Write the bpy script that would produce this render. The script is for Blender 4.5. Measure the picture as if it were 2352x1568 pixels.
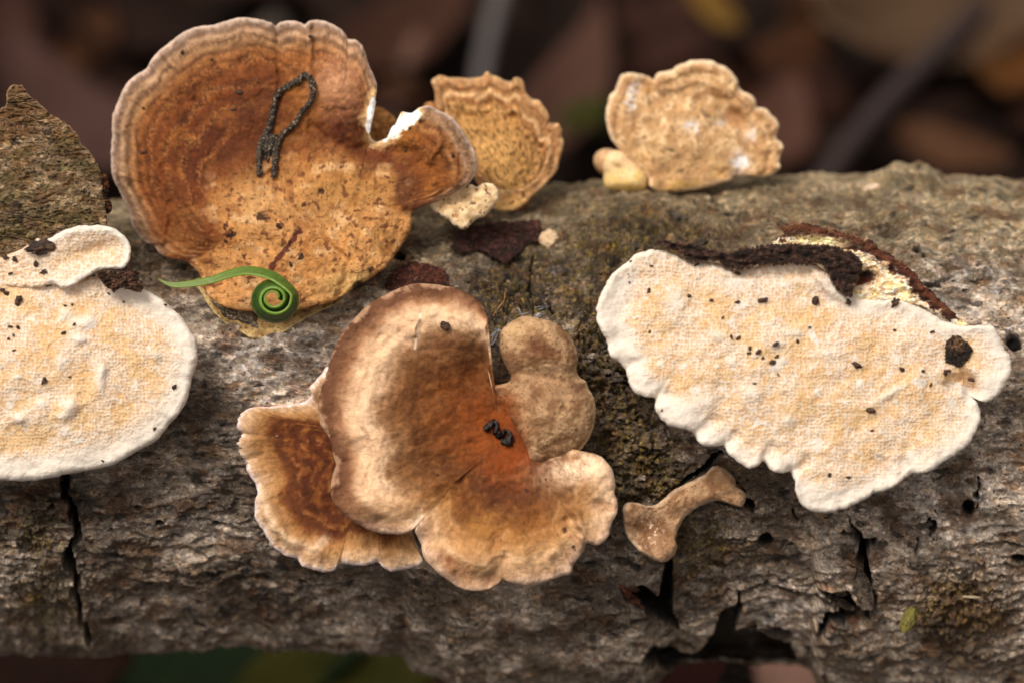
import bpy, math, random
import numpy as np
from mathutils import Vector

for o in list(bpy.data.objects): bpy.data.objects.remove(o)
S = bpy.context.scene
COL = S.collection
random.seed(7); RNG = np.random.default_rng(11)

# ------------------------------------------------------------------ frame of reference
# The log lies along world X, its axis about 12 cm above the forest floor.  Places are measured on a plane
# through the log that faces the camera (x right, y down, in units of K metres) plus a real distance c off it.
K = 0.15/2352.0                    # metres per unit
D = 6538.0                         # camera distance from that plane, in units
PITCH = math.radians(40)
XA = np.array([1.0,0,0]); UA = np.array([0, math.sin(PITCH), math.cos(PITCH)]); FA = np.array([0,-math.cos(PITCH), math.sin(PITCH)])
ORG = np.array([0.0,0.0,0.155])
def P(px, py, c):
    px, py, c = np.broadcast_arrays(np.asarray(px,float), np.asarray(py,float), np.asarray(c,float))
    f = (D-c)/D
    a = (px-1176)*f*K; b = (784-py)*f*K; cc = c*K
    return ORG + a[...,None]*XA + b[...,None]*UA + cc[...,None]*FA

# ------------------------------------------------------------------ camera, world, sun, exposure
cam = bpy.data.cameras.new('camera'); camo = bpy.data.objects.new('camera', cam); COL.objects.link(camo)
camo.location = Vector(ORG + FA*D*K)
camo.rotation_euler = (math.pi/2-PITCH, 0, 0)
cam.sensor_width = 36; cam.lens = 36*D/2352.0
cam.clip_start = 0.01; cam.clip_end = 400
cam.dof.use_dof = True; cam.dof.focus_distance = (D-590)*K; cam.dof.aperture_fstop = 11
S.camera = camo
W = bpy.data.worlds.new('World'); S.world = W; W.use_nodes = True
nt = W.node_tree; nt.nodes.clear()
sky = nt.nodes.new('ShaderNodeTexSky'); sky.sky_type = 'NISHITA'; sky.sun_disc = False
SUN_EL, SUN_AZ = math.radians(62), math.radians(-50)      # azimuth from +Y towards +X
sky.sun_elevation = SUN_EL; sky.sun_rotation = SUN_AZ; sky.dust_density = 4; sky.air_density = 1.0
hs = nt.nodes.new('ShaderNodeHueSaturation'); hs.inputs['Saturation'].default_value = 0.0      # grey overcast cover
bg = nt.nodes.new('ShaderNodeBackground'); bg.inputs['Strength'].default_value = 0.08
wo = nt.nodes.new('ShaderNodeOutputWorld')
nt.links.new(sky.outputs[0], hs.inputs['Color']); tint = nt.nodes.new('ShaderNodeMix'); tint.data_type = 'RGBA'; tint.blend_type = 'MULTIPLY'; tint.inputs[0].default_value = 1; tint.inputs[7].default_value = (1.0,0.945,0.89,1)   # daylight under bare woodland, cloudy white balance
nt.links.new(hs.outputs[0], tint.inputs[6]); nt.links.new(tint.outputs[2], bg.inputs['Color']); nt.links.new(bg.outputs[0], wo.inputs[0])
sun = bpy.data.lights.new('sun','SUN'); sun.energy = 1.5; sun.angle = math.radians(20); sun.color = (1.0,0.935,0.85)
suno = bpy.data.objects.new('sun', sun); COL.objects.link(suno)
tosun = Vector((math.sin(SUN_AZ)*math.cos(SUN_EL), math.cos(SUN_AZ)*math.cos(SUN_EL), math.sin(SUN_EL)))
# light comes from the viewer's left and above
tosun = Vector((-0.34, -0.20, 0.91)).normalized()
SUN_EL = math.asin(tosun.z); SUN_AZ = math.atan2(tosun.x, tosun.y)
sky.sun_elevation = SUN_EL; sky.sun_rotation = SUN_AZ
suno.rotation_euler = tosun.to_track_quat('Z','Y').to_euler(); suno.location = (-0.5,-0.3,2)
S.view_settings.view_transform = 'Standard'; S.view_settings.look = 'None'
S.view_settings.gamma = 1; S.view_settings.use_curve_mapping = False
S.view_settings.exposure = 0.76

# ------------------------------------------------------------------ numpy noise
_p = np.random.default_rng(3).permutation(256).astype(np.int32); _p = np.concatenate([_p,_p,_p])
_g = np.random.default_rng(5).normal(size=(256,3)); _g /= np.linalg.norm(_g,axis=1)[:,None]; _g = _g.astype(np.float32)
def perlin(x, y, z=0.0):
    x, y, z = np.broadcast_arrays(np.asarray(x,np.float32), np.asarray(y,np.float32), np.asarray(z,np.float32))
    xi = np.floor(x); yi = np.floor(y); zi = np.floor(z)
    xf = x-xi; yf = y-yi; zf = z-zi
    xi = xi.astype(np.int32)&255; yi = yi.astype(np.int32)&255; zi = zi.astype(np.int32)&255
    u = xf*xf*xf*(xf*(xf*6-15)+10); v = yf*yf*yf*(yf*(yf*6-15)+10); w = zf*zf*zf*(zf*(zf*6-15)+10)
    r = 0
    for dx in (0,1):
        for dy in (0,1):
            for dz in (0,1):
                g = _g[_p[_p[_p[(xi+dx)&255]+((yi+dy)&255)]+((zi+dz)&255)]]
                d = g[...,0]*(xf-dx)+g[...,1]*(yf-dy)+g[...,2]*(zf-dz)
                r = r + d*(u if dx else 1-u)*(v if dy else 1-v)*(w if dz else 1-w)
    return r*1.6
def fbm(x, y, z=0.0, o=4, gain=0.5):
    r = 0; a = 1; f = 1
    for i in range(o):
        r = r + a*perlin(x*f+i*17.3, y*f-i*9.1, z+i*3.7); a *= gain; f *= 2.03
    return r
def sm(a, b, x):
    t = np.clip((x-a)/(b-a), 0, 1); return t*t*(3-2*t)
def gauss(x, y, cx, cy, rx, ry, deg=0):
    a = math.radians(deg); dx = x-cx; dy = y-cy
    u = dx*math.cos(a)+dy*math.sin(a); v = -dx*math.sin(a)+dy*math.cos(a)
    return np.exp(-((u/rx)**2+(v/ry)**2))
def seg_dist(x, y, pts):
    best = np.full(np.shape(x), 1e9); par = np.zeros(np.shape(x))
    n = len(pts)-1
    for i in range(n):
        ax, ay = pts[i][:2]; bx, by = pts[i+1][:2]
        dx, dy = bx-ax, by-ay; L = dx*dx+dy*dy+1e-9
        t = np.clip(((x-ax)*dx+(y-ay)*dy)/L, 0, 1)
        d = np.hypot(x-ax-t*dx, y-ay-t*dy)
        m = d < best
        best = np.where(m, d, best); par = np.where(m, (i+t)/n, par)
    return best, par
def sdf_poly(x, y, poly):
    pts = list(poly)+[poly[0]]
    d, _ = seg_dist(x, y, pts)
    ins = np.zeros(np.shape(x), bool)
    for i in range(len(poly)):
        x1, y1 = pts[i]; x2, y2 = pts[i+1]
        c = ((y1 > y) != (y2 > y)) & (x < (x2-x1)*(y-y1)/(y2-y1+1e-12)+x1)
        ins ^= c
    return np.where(ins, -d, d)
def rgb(r, g, b, k=0.92):
    o = []
    for v in (r,g,b):
        v /= 255.0
        o.append((v/12.92 if v <= .04045 else ((v+.055)/1.055)**2.4)*k)
    return np.array(o)
def mixc(a, b, m):
    return a*(1-m[...,None]) + b*m[...,None]
def ramp(t, stops):
    xs = [s[0] for s in stops]; cs = np.array([s[1] for s in stops])
    return np.stack([np.interp(t, xs, cs[:,i]) for i in range(3)], -1)

# ------------------------------------------------------------------ mesh and tagging helpers
WL = {}
def tag(o, label=None, cat=None, group=None, kind=None):
    if label: o['label'] = label
    if cat: o['category'] = cat
    if group: o['group'] = group
    if kind: o['kind'] = kind
    return o
def empty(name, loc, label, cat, group=None):
    o = bpy.data.objects.new(name, None); COL.objects.link(o)
    o.location = Vector(loc); o.empty_display_size = 0.005; WL[o] = np.array(loc, float)
    return tag(o, label, cat, group)
def make(name, verts, faces, mat, parent=None, attrs=None, smooth=True):
    verts = np.asarray(verts, np.float64).reshape(-1,3)
    off = WL[parent] if parent is not None else verts.mean(0)
    me = bpy.data.meshes.new(name)
    if isinstance(faces, np.ndarray) and faces.ndim == 2:
        n = faces.shape[1]; F = len(faces)
        me.vertices.add(len(verts)); me.vertices.foreach_set('co', (verts-off).astype(np.float32).ravel())
        me.loops.add(F*n); me.loops.foreach_set('vertex_index', faces.astype(np.int32).ravel())
        me.polygons.add(F); me.polygons.foreach_set('loop_start', np.arange(0,F*n,n,dtype=np.int32))
        me.update(calc_edges=True); me.validate()
    else:
        me.from_pydata([tuple(v) for v in (verts-off)], [], [tuple(f) for f in faces]); me.update()
    me.polygons.foreach_set('use_smooth', np.full(len(me.polygons), smooth))
    for k, a in (attrs or {}).items():
        a = np.asarray(a, np.float32)
        if k == 'Col':
            at = me.attributes.new('Col','FLOAT_COLOR','POINT')
            at.data.foreach_set('color', np.concatenate([a.reshape(-1,3), np.ones((len(verts),1),np.float32)],1).ravel())
        elif a.ndim > 1 and a.shape[-1] == 3:
            at = me.attributes.new(k,'FLOAT_VECTOR','POINT'); at.data.foreach_set('vector', a.ravel())
        else:
            at = me.attributes.new(k,'FLOAT','POINT'); at.data.foreach_set('value', a.ravel())
    me.materials.append(mat)
    o = bpy.data.objects.new(name, me); COL.objects.link(o)
    if parent is not None: o.parent = parent
    else: o.location = Vector(off)
    WL[o] = off
    return o
def grid_faces(n, m, wrap):
    # n columns (maybe wrapped), m rows; vertex index = j*n+i
    i = np.arange(n if wrap else n-1); j = np.arange(m-1)
    I, J = np.meshgrid(i, j); I2 = (I+1) % n
    return np.stack([J*n+I, J*n+I2, (J+1)*n+I2, (J+1)*n+I], -1).reshape(-1,4)

# ------------------------------------------------------------------ materials
def newmat(name):
    m = bpy.data.materials.new(name); m.use_nodes = True; t = m.node_tree
    return m, t, t.nodes['Principled BSDF']
def N(t, typ, **kw):
    n = t.nodes.new(typ)
    for k, v in kw.items():
        if k in ('sc','det','rough','dist','rand'):
            key = {'sc':'Scale','det':'Detail','rough':'Roughness','dist':'Distortion','rand':'Randomness'}[k]
            n.inputs[key].default_value = v
        else: setattr(n, k, v)
    return n
def mathn(t, op, a, b=None, clamp=False):
    n = t.nodes.new('ShaderNodeMath'); n.operation = op; n.use_clamp = clamp
    for i, v in enumerate((a,b)):
        if v is None: continue
        if isinstance(v,(int,float)): n.inputs[i].default_value = v
        else: t.links.new(v, n.inputs[i])
    return n.outputs[0]
def mapr(t, v, a, b, c=0.0, d=1.0):
    n = t.nodes.new('ShaderNodeMapRange'); n.interpolation_type = 'SMOOTHSTEP'
    n.inputs[1].default_value = a; n.inputs[2].default_value = b; n.inputs[3].default_value = c; n.inputs[4].default_value = d
    t.links.new(v, n.inputs[0]); return n.outputs[0]
def mixn(t, fac, a, b, mode='MIX'):
    n = t.nodes.new('ShaderNodeMix'); n.data_type = 'RGBA'; n.blend_type = mode
    for key, v in ((0,fac),(6,a),(7,b)):
        if isinstance(v,(int,float)): n.inputs[key].default_value = v
        elif isinstance(v,(tuple,list,np.ndarray)): n.inputs[key].default_value = (*list(v)[:3],1)
        else: t.links.new(v, n.inputs[key])
    return n.outputs[2]
def attr(t, name, out='Vector'):
    n = t.nodes.new('ShaderNodeAttribute'); n.attribute_name = name; return n.outputs[out]
def vscale(t, v, s):
    n = t.nodes.new('ShaderNodeVectorMath'); n.operation = 'MULTIPLY'; n.inputs[1].default_value = s
    t.links.new(v, n.inputs[0]); return n.outputs[0]
def noise(t, v, sc, det=3, rough=0.55, dist=0.0):
    n = N(t,'ShaderNodeTexNoise',sc=sc,det=det,rough=rough,dist=dist); t.links.new(v, n.inputs['Vector']); return n.outputs[0]
def bump(t, h, strength, dist, prev=None):
    n = t.nodes.new('ShaderNodeBump'); n.inputs['Strength'].default_value = strength; n.inputs['Distance'].default_value = dist
    t.links.new(h, n.inputs['Height'])
    if prev is not None: t.links.new(prev, n.inputs['Normal'])
    return n.outputs[0]

def mat_velvet(name, hair=0.24, speck=0.5, sss=0.05, rough=0.8, grain=0.42, bs=0.45):
    m, t, b = newmat(name)
    c = attr(t,'Col','Color'); g = attr(t,'grow'); p = attr(t,'pc')
    hn = noise(t, vscale(t,g,(1.1,0.34,0)), 2.4, 4, 0.7)            # fibres that run from base to rim
    fn = noise(t, p, 1.1, 5, 0.75)
    mn = noise(t, p, 0.30, 4, 0.65)
    f = mathn(t,'ADD', mathn(t,'MULTIPLY',mathn(t,'SUBTRACT',hn,0.5),hair*2.2), mathn(t,'MULTIPLY',mathn(t,'SUBTRACT',fn,0.5),grain*3.0))
    f = mathn(t,'ADD', f, mathn(t,'MULTIPLY',mathn(t,'SUBTRACT',mn,0.5),0.9))
    f = mathn(t,'ADD', f, 1.0)
    cc = N(t,'ShaderNodeVectorMath'); cc.operation = 'SCALE'; t.links.new(c, cc.inputs[0]); t.links.new(f, cc.inputs['Scale'])
    v = N(t,'ShaderNodeTexVoronoi',sc=0.62); t.links.new(p, v.inputs['Vector'])
    sp = mapr(t, v.outputs['Distance'], 0.16, 0.07)
    vc = N(t,'ShaderNodeSeparateColor'); t.links.new(v.outputs['Color'], vc.inputs[0])
    sp = mathn(t,'MULTIPLY', sp, mapr(t, vc.outputs[0], 0.80, 0.86))
    col = mixn(t, mathn(t,'MULTIPLY',sp,speck), cc.outputs[0], (0.025,0.014,0.008))
    t.links.new(col, b.inputs['Base Color'])
    b.inputs['Roughness'].default_value = rough; b.inputs['Specular IOR Level'].default_value = 0.3
    b.inputs['Subsurface Weight'].default_value = sss; b.inputs['Subsurface Radius'].default_value = (1,.6,.35); b.inputs['Subsurface Scale'].default_value = 0.0012
    h = mathn(t,'ADD', mathn(t,'MULTIPLY',hn,0.8), mathn(t,'MULTIPLY',fn,0.7))
    t.links.new(bump(t,h,bs,0.0006, bump(t,mn,bs*.67,0.0015)), b.inputs['Normal'])
    return m
def mat_pores(name):
    m, t, b = newmat(name)
    c = attr(t,'Col','Color'); p = attr(t,'pc'); mk = attr(t,'m1','Fac')
    wn = N(t,'ShaderNodeTexNoise',sc=0.16,det=2); t.links.new(p, wn.inputs['Vector'])
    wv = N(t,'ShaderNodeVectorMath'); wv.operation = 'MULTIPLY_ADD'; wv.inputs[1].default_value = (2.4,2.4,0); t.links.new(wn.outputs['Color'], wv.inputs[0]); t.links.new(p, wv.inputs[2])
    pv = vscale(t, wv.outputs[0], (1,1,0))
    v = N(t,'ShaderNodeTexVoronoi',sc=1.2,rand=0.55); v.voronoi_dimensions = '2D'; t.links.new(pv, v.inputs['Vector'])
    v2 = N(t,'ShaderNodeTexVoronoi',sc=0.55,rand=1.0); v2.voronoi_dimensions = '2D'; t.links.new(pv, v2.inputs['Vector'])
    sc2 = N(t,'ShaderNodeSeparateColor'); t.links.new(v2.outputs['Color'], sc2.inputs[0])
    vcol = N(t,'ShaderNodeSeparateColor'); t.links.new(v.outputs['Color'], vcol.inputs[0])
    big = noise(t, p, 0.11, 3, 0.6)
    thr = mathn(t,'ADD', mathn(t,'MULTIPLY',big,0.28), mathn(t,'ADD', mathn(t,'MULTIPLY',vcol.outputs[1],0.14), 0.15))
    d = mathn(t,'SUBTRACT', v.outputs['Distance'], thr)
    pore = mapr(t, d, 0.12, -0.08)
    pore = mathn(t,'MULTIPLY', pore, mk)
    bigp = mathn(t,'MULTIPLY', mathn(t,'MULTIPLY', mapr(t, v2.outputs['Distance'], 0.42, 0.15), mapr(t, sc2.outputs[0], 0.80, 0.86)), mk)
    amt = mathn(t,'MAXIMUM', mathn(t,'MULTIPLY', pore, mathn(t,'ADD', mathn(t,'MULTIPLY',vcol.outputs[0],0.45), 0.55)), mathn(t,'MULTIPLY',bigp,1.0))
    col = mixn(t, mathn(t,'MULTIPLY',amt,0.66), c, rgb(224,166,98))
    fn = noise(t, p, 3.0, 4, 0.7)
    t.links.new(col, b.inputs['Base Color'])
    b.inputs['Roughness'].default_value = 0.72; b.inputs['Specular IOR Level'].default_value = 0.3
    b.inputs['Subsurface Weight'].default_value = 0.2; b.inputs['Subsurface Radius'].default_value = (1,.65,.4); b.inputs['Subsurface Scale'].default_value = 0.0010
    h = mathn(t,'MULTIPLY', mathn(t,'MAXIMUM',pore,bigp), -1.0)
    t.links.new(bump(t,h,0.4,0.0004, bump(t,mathn(t,'ADD',noise(t,p,0.35,3),mathn(t,'MULTIPLY',noise(t,p,2.2,3,.7),.35)),0.5,0.0008)), b.inputs['Normal'])
    return m
def mat_bark(name, sx=0.45, contrast=1.0, bstr=0.9, gain=1.0):
    m, t, b = newmat(name)
    c = attr(t,'Col','Color'); p = attr(t,'pc')
    ps = vscale(t,p,(sx,1,1)); pq = vscale(t,p,(0.8,1,1))
    n1 = noise(t, ps, 0.17, 4, 0.6, 0.6)
    pr = vscale(t,p,(sx*1.35,1,1))
    n2 = noise(t, pr, 0.50, 5, 0.72, 1.8)
    n3 = noise(t, pq, 1.1, 4, 0.8, 1.0)
    wl = mapr(t, mathn(t,'ABSOLUTE', mathn(t,'SUBTRACT',n2,0.5)), 0.03, 0.0)     # bark wrinkle lines, their dark colour painted in as crevice shade
    n4 = noise(t, vscale(t,p,(sx*1.5,1,-1)), 0.30, 4, 0.65, 1.6)
    wl2 = mapr(t, mathn(t,'ABSOLUTE', mathn(t,'SUBTRACT',n4,0.5)), 0.018, 0.0)  # second wrinkle set, darkened in colour to imitate shade in crevices
    k = contrast
    f = mathn(t,'MULTIPLY', mapr(t,n1,.32,.68,1-.34*k,1+.18*k), mapr(t,n2,.32,.68,1-.50*k,1+.36*k))
    f = mathn(t,'MULTIPLY', f, mapr(t,n3,.28,.72,1-.5*k,1+.5*k))
    f = mathn(t,'MULTIPLY', f, mathn(t,'SUBTRACT',gain, mathn(t,'MULTIPLY',wl,0.42*gain)))
    f = mathn(t,'MULTIPLY', f, mathn(t,'SUBTRACT',1.0, mathn(t,'MULTIPLY',wl2,0.5)))
    cc = N(t,'ShaderNodeVectorMath'); cc.operation = 'SCALE'; t.links.new(c, cc.inputs[0]); t.links.new(f, cc.inputs['Scale'])
    hue = noise(t, p, 0.5, 4, 0.7)
    col = mixn(t, mapr(t,hue,0.50,0.66,0,0.6), cc.outputs[0], mixn(t,1.0,cc.outputs[0],(1.18,0.92,0.66),'MULTIPLY'))
    hue2 = noise(t, vscale(t,p,(1,1,-1)), 0.4, 4, 0.7)
    col = mixn(t, mapr(t,hue2,0.52,0.68,0,0.6), col, mixn(t,1.0,col,(0.90,0.94,1.12),'MULTIPLY'))
    v = N(t,'ShaderNodeTexVoronoi',sc=0.6); t.links.new(p, v.inputs['Vector'])
    vc = N(t,'ShaderNodeSeparateColor'); t.links.new(v.outputs['Color'], vc.inputs[0])
    sp = mathn(t,'MULTIPLY', mapr(t, v.outputs['Distance'], 0.26, 0.12), mapr(t, vc.outputs[0], 0.55, 0.62))
    vw = N(t,'ShaderNodeTexNoise',sc=0.8,det=3); t.links.new(p, vw.inputs['Vector'])
    va = N(t,'ShaderNodeVectorMath'); va.operation = 'MULTIPLY_ADD'; va.inputs[1].default_value = (2.2,2.2,2.2); t.links.new(vw.outputs['Color'], va.inputs[0]); t.links.new(vscale(t,p,(.6,1,1)), va.inputs[2])
    v3 = N(t,'ShaderNodeTexVoronoi',sc=0.22); t.links.new(va.outputs[0], v3.inputs['Vector'])
    vc3 = N(t,'ShaderNodeSeparateColor'); t.links.new(v3.outputs['Color'], vc3.inputs[0])
    sp3 = mathn(t,'MULTIPLY', mapr(t, v3.outputs['Distance'], 0.26, 0.16), mapr(t, vc3.outputs[0], 0.55, 0.6))
    sp = mathn(t,'MAXIMUM', sp, mathn(t,'MULTIPLY',sp3,0.85))
    col = mixn(t, mathn(t,'MULTIPLY',sp,0.85), col, (0.016,0.011,0.008))
    t.links.new(col, b.inputs['Base Color'])
    b.inputs['Roughness'].default_value = 0.62; b.inputs['Specular IOR Level'].default_value = 0.4
    h = mathn(t,'ADD', mathn(t,'MULTIPLY',n2,1.5), mathn(t,'MULTIPLY',n3,0.8))
    h = mathn(t,'SUBTRACT', h, mathn(t,'ADD',mathn(t,'MULTIPLY',wl,0.25),mathn(t,'MULTIPLY',wl2,0.3)))
    t.links.new(bump(t,h,bstr,0.0013), b.inputs['Normal'])
    return m
def mat_plain(name, c1, c2, sc=300, rough=0.7, bstr=0.4, bd=0.0006, sss=0, spec=0.4, trans=0, c3=None):
    m, t, b = newmat(name)
    tc = N(t,'ShaderNodeTexCoord').outputs['Object']
    n = noise(t, tc, sc, 4, 0.65); n2 = noise(t, tc, sc*4.3, 3, 0.7)
    col = mixn(t, mapr(t,n,0.35,0.65), c1, c2)
    if c3 is not None: col = mixn(t, mapr(t,n2,0.56,0.64), col, c3)
    t.links.new(col, b.inputs['Base Color'])
    b.inputs['Roughness'].default_value = rough; b.inputs['Specular IOR Level'].default_value = spec
    b.inputs['Subsurface Weight'].default_value = sss; b.inputs['Subsurface Scale'].default_value = 0.0008
    if bstr: t.links.new(bump(t,mathn(t,'ADD',n,mathn(t,'MULTIPLY',n2,0.5)),bstr,bd), b.inputs['Normal'])
    return m
M_VELVET = mat_velvet('bracket_upper_skin')
M_VELVET2 = mat_velvet('bracket_upper_skin_matte', hair=0.09, speck=0.35, grain=0.26)
M_TAN = mat_velvet('tan_lobe_skin', hair=0.05, speck=0.8, grain=0.28)
M_KNOB = mat_velvet('smooth_knob_skin', hair=0.0, speck=0.5, grain=0.10, sss=.15, bs=.12)
M_RUFF = mat_velvet('ruffled_bracket_skin', hair=0.2, speck=0.8, grain=0.4)
M_PORE = mat_pores('pore_surface_skin')
M_BARK = mat_bark('bark_skin', gain=1.95)
M_BARKD = mat_bark('dark_bark_skin', sx=0.6, contrast=1.2, bstr=1.0, gain=2.6)
M_WOOD = mat_plain('rotten_wood', (0.010,0.006,0.004), (0.030,0.017,0.010), 160, 0.8, 0.9, 0.002)
M_CRUMB = mat_plain('soil_crumb_skin', (0.012,0.007,0.005), (0.10,0.05,0.028), 900, 0.75, 0.6, 0.0002)
M_MOSS = mat_plain('moss_skin', (0.20,0.17,0.012), (0.42,0.34,0.02), 900, 0.8, 0)
M_MOSSG = mat_plain('bright_moss_skin', (0.07,0.14,0.01), (0.16,0.26,0.02), 900, 0.8, 0)
M_SILK = mat_plain('silk_skin', (0.5,0.5,0.55), (0.7,0.7,0.8), 900, 0.4, 0)
M_FIBRE = mat_plain('fibre_skin', (0.16,0.06,0.025), (0.32,0.15,0.06), 900, 0.6, 0)

# ------------------------------------------------------------------ the log
XT = [-9000,-200,0,250,600,1000,1250,1400,1800,2000,2060,2110,2165,2352,2600,9000]
YT = [500,480,472,462,450,441,431,419,406,403,383,388,411,417,420,400]
XB = [-9000,-200,0,240,400,560,680,800,925,948,1000,1060,1200,1480,1510,1560,1700,1860,1885,1930,2100,2352,2600,9000]
YB = [1500,1480,1497,1502,1490,1480,1488,1496,1500,1534,1548,1580,1600,1610,1560,1520,1518,1526,1590,1620,1640,1650,1640,1560]
RC = 540.0
def ytop(x): return np.interp(x, XT, YT) + 5*perlin(x/60.0, 3.3) + 2.5*perlin(x/17.0, 7.7)
def ybot(x): return np.interp(x, XB, YB) + 7*perlin(x/70.0, 13.3) + 3.5*perlin(x/16.0, 27.7)
def yc(x): return 955+0*x

CRACKS = [  # points (x, y, half width), depth
 ([(148,1080,9),(154,1142,9),(168,1175,13),(179,1205,12),(178,1229,12),(166,1250,9),(150,1273,16),(168,1296,12),(179,1320,10),(168,1350,7),(184,1387,7),(188,1420,8),(203,1458,10)],75),
 ([(1219,570,3),(1219,640,4),(1226,692,6)],30), ([(1262,698,4),(1268,722,8)],30),
 ([(1650,1040,6),(1605,1085,10),(1560,1112,4)],45),
 ([(1533,1280,11),(1534,1327,12),(1524,1360,14),(1520,1380,18)],70),
 ([(1949,1188,2),(1960,1210,4),(1971,1232,9),(1984,1262,15),(1985,1295,15),(1996,1335,8),(2010,1370,8),(2006,1396,12),(1960,1415,16)],80),
 ([(1938,1222,5),(1984,1252,11),(2010,1248,9)],40),
 ([(336,1290,4),(400,1308,7),(450,1312,6),(520,1305,7),(585,1280,4)],9),
 ([(1817,1166,4),(1822,1180,5),(1838,1196,2)],25), ([(2120,656,3),(2155,657,7)],22),
 ([(2137,1180,3),(2136,1230,2)],20), ([(2252,1090,2),(2245,1130,6),(2243,1165,4)],22), ([(2105,1230,3),(2106,1262,6)],16),
 ([(1702,1355,3),(1698,1385,9),(1690,1405,12)],70),
 ([(1640,1360,2),(1760,1345,4),(1880,1360,7),(1925,1385,10)],16),
 ([(300,1155,2),(420,1172,3),(520,1205,5),(560,1212,3)],6), ([(800,1345,3),(900,1360,7),(1010,1372,5)],9),
 ([(2300,1240,3),(2352,1250,6)],14), ([(1640,460,3),(1690,490,5),(1700,520,3)],10),
]
PITS = [(2139,1205,13,17,30),(2222,1168,17,24,45),(1760,1243,20,17,32),(1722,1152,11,13,30),(2341,1278,18,10,25),(2105,577,11,10,22),(2120,592,6,12,16),
        (2327,783,19,20,30),(2045,531,28,12,10),(118,1157,9,9,22),(366,1199,9,8,18),(497,1202,9,7,16),(316,1162,8,7,10),(541,1153,9,7,9),(470,883,8,13,9),
        (2240,1135,9,8,14),(2275,1080,7,12,10),(1800,1250,30,12,8),(340,1150,12,6,6),(860,1110,12,6,5),(2140,655,14,7,14),(1245,712,12,8,22),(915,590,18,12,26),(460,1380,12,6,9),(330,1385,12,6,9),(700,1330,16,6,10)]
HOLES = [
 [(1652,1402),(1690,1372),(1706,1368),(1704,1408),(1692,1438),(1740,1446),(1790,1452),(1812,1466),(1832,1500),(1860,1530),(1700,1540),(1560,1524),(1480,1522),(1500,1480),(1590,1484),(1632,1452)],
 [(1424,1332),(1470,1338),(1515,1352),(1526,1290),(1542,1290),(1546,1370),(1560,1420),(1578,1446),(1530,1420),(1480,1400),(1440,1370)],
 [(1876,1340),(1905,1346),(1948,1342),(1960,1370),(1995,1404),(2010,1418),(1940,1422),(1906,1420),(1894,1450),(1880,1456),(1876,1430),(1900,1400),(1930,1395)],
 [(1704,1108),(1712,1130),(1738,1158),(1728,1168),(1706,1162)],
]
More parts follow.
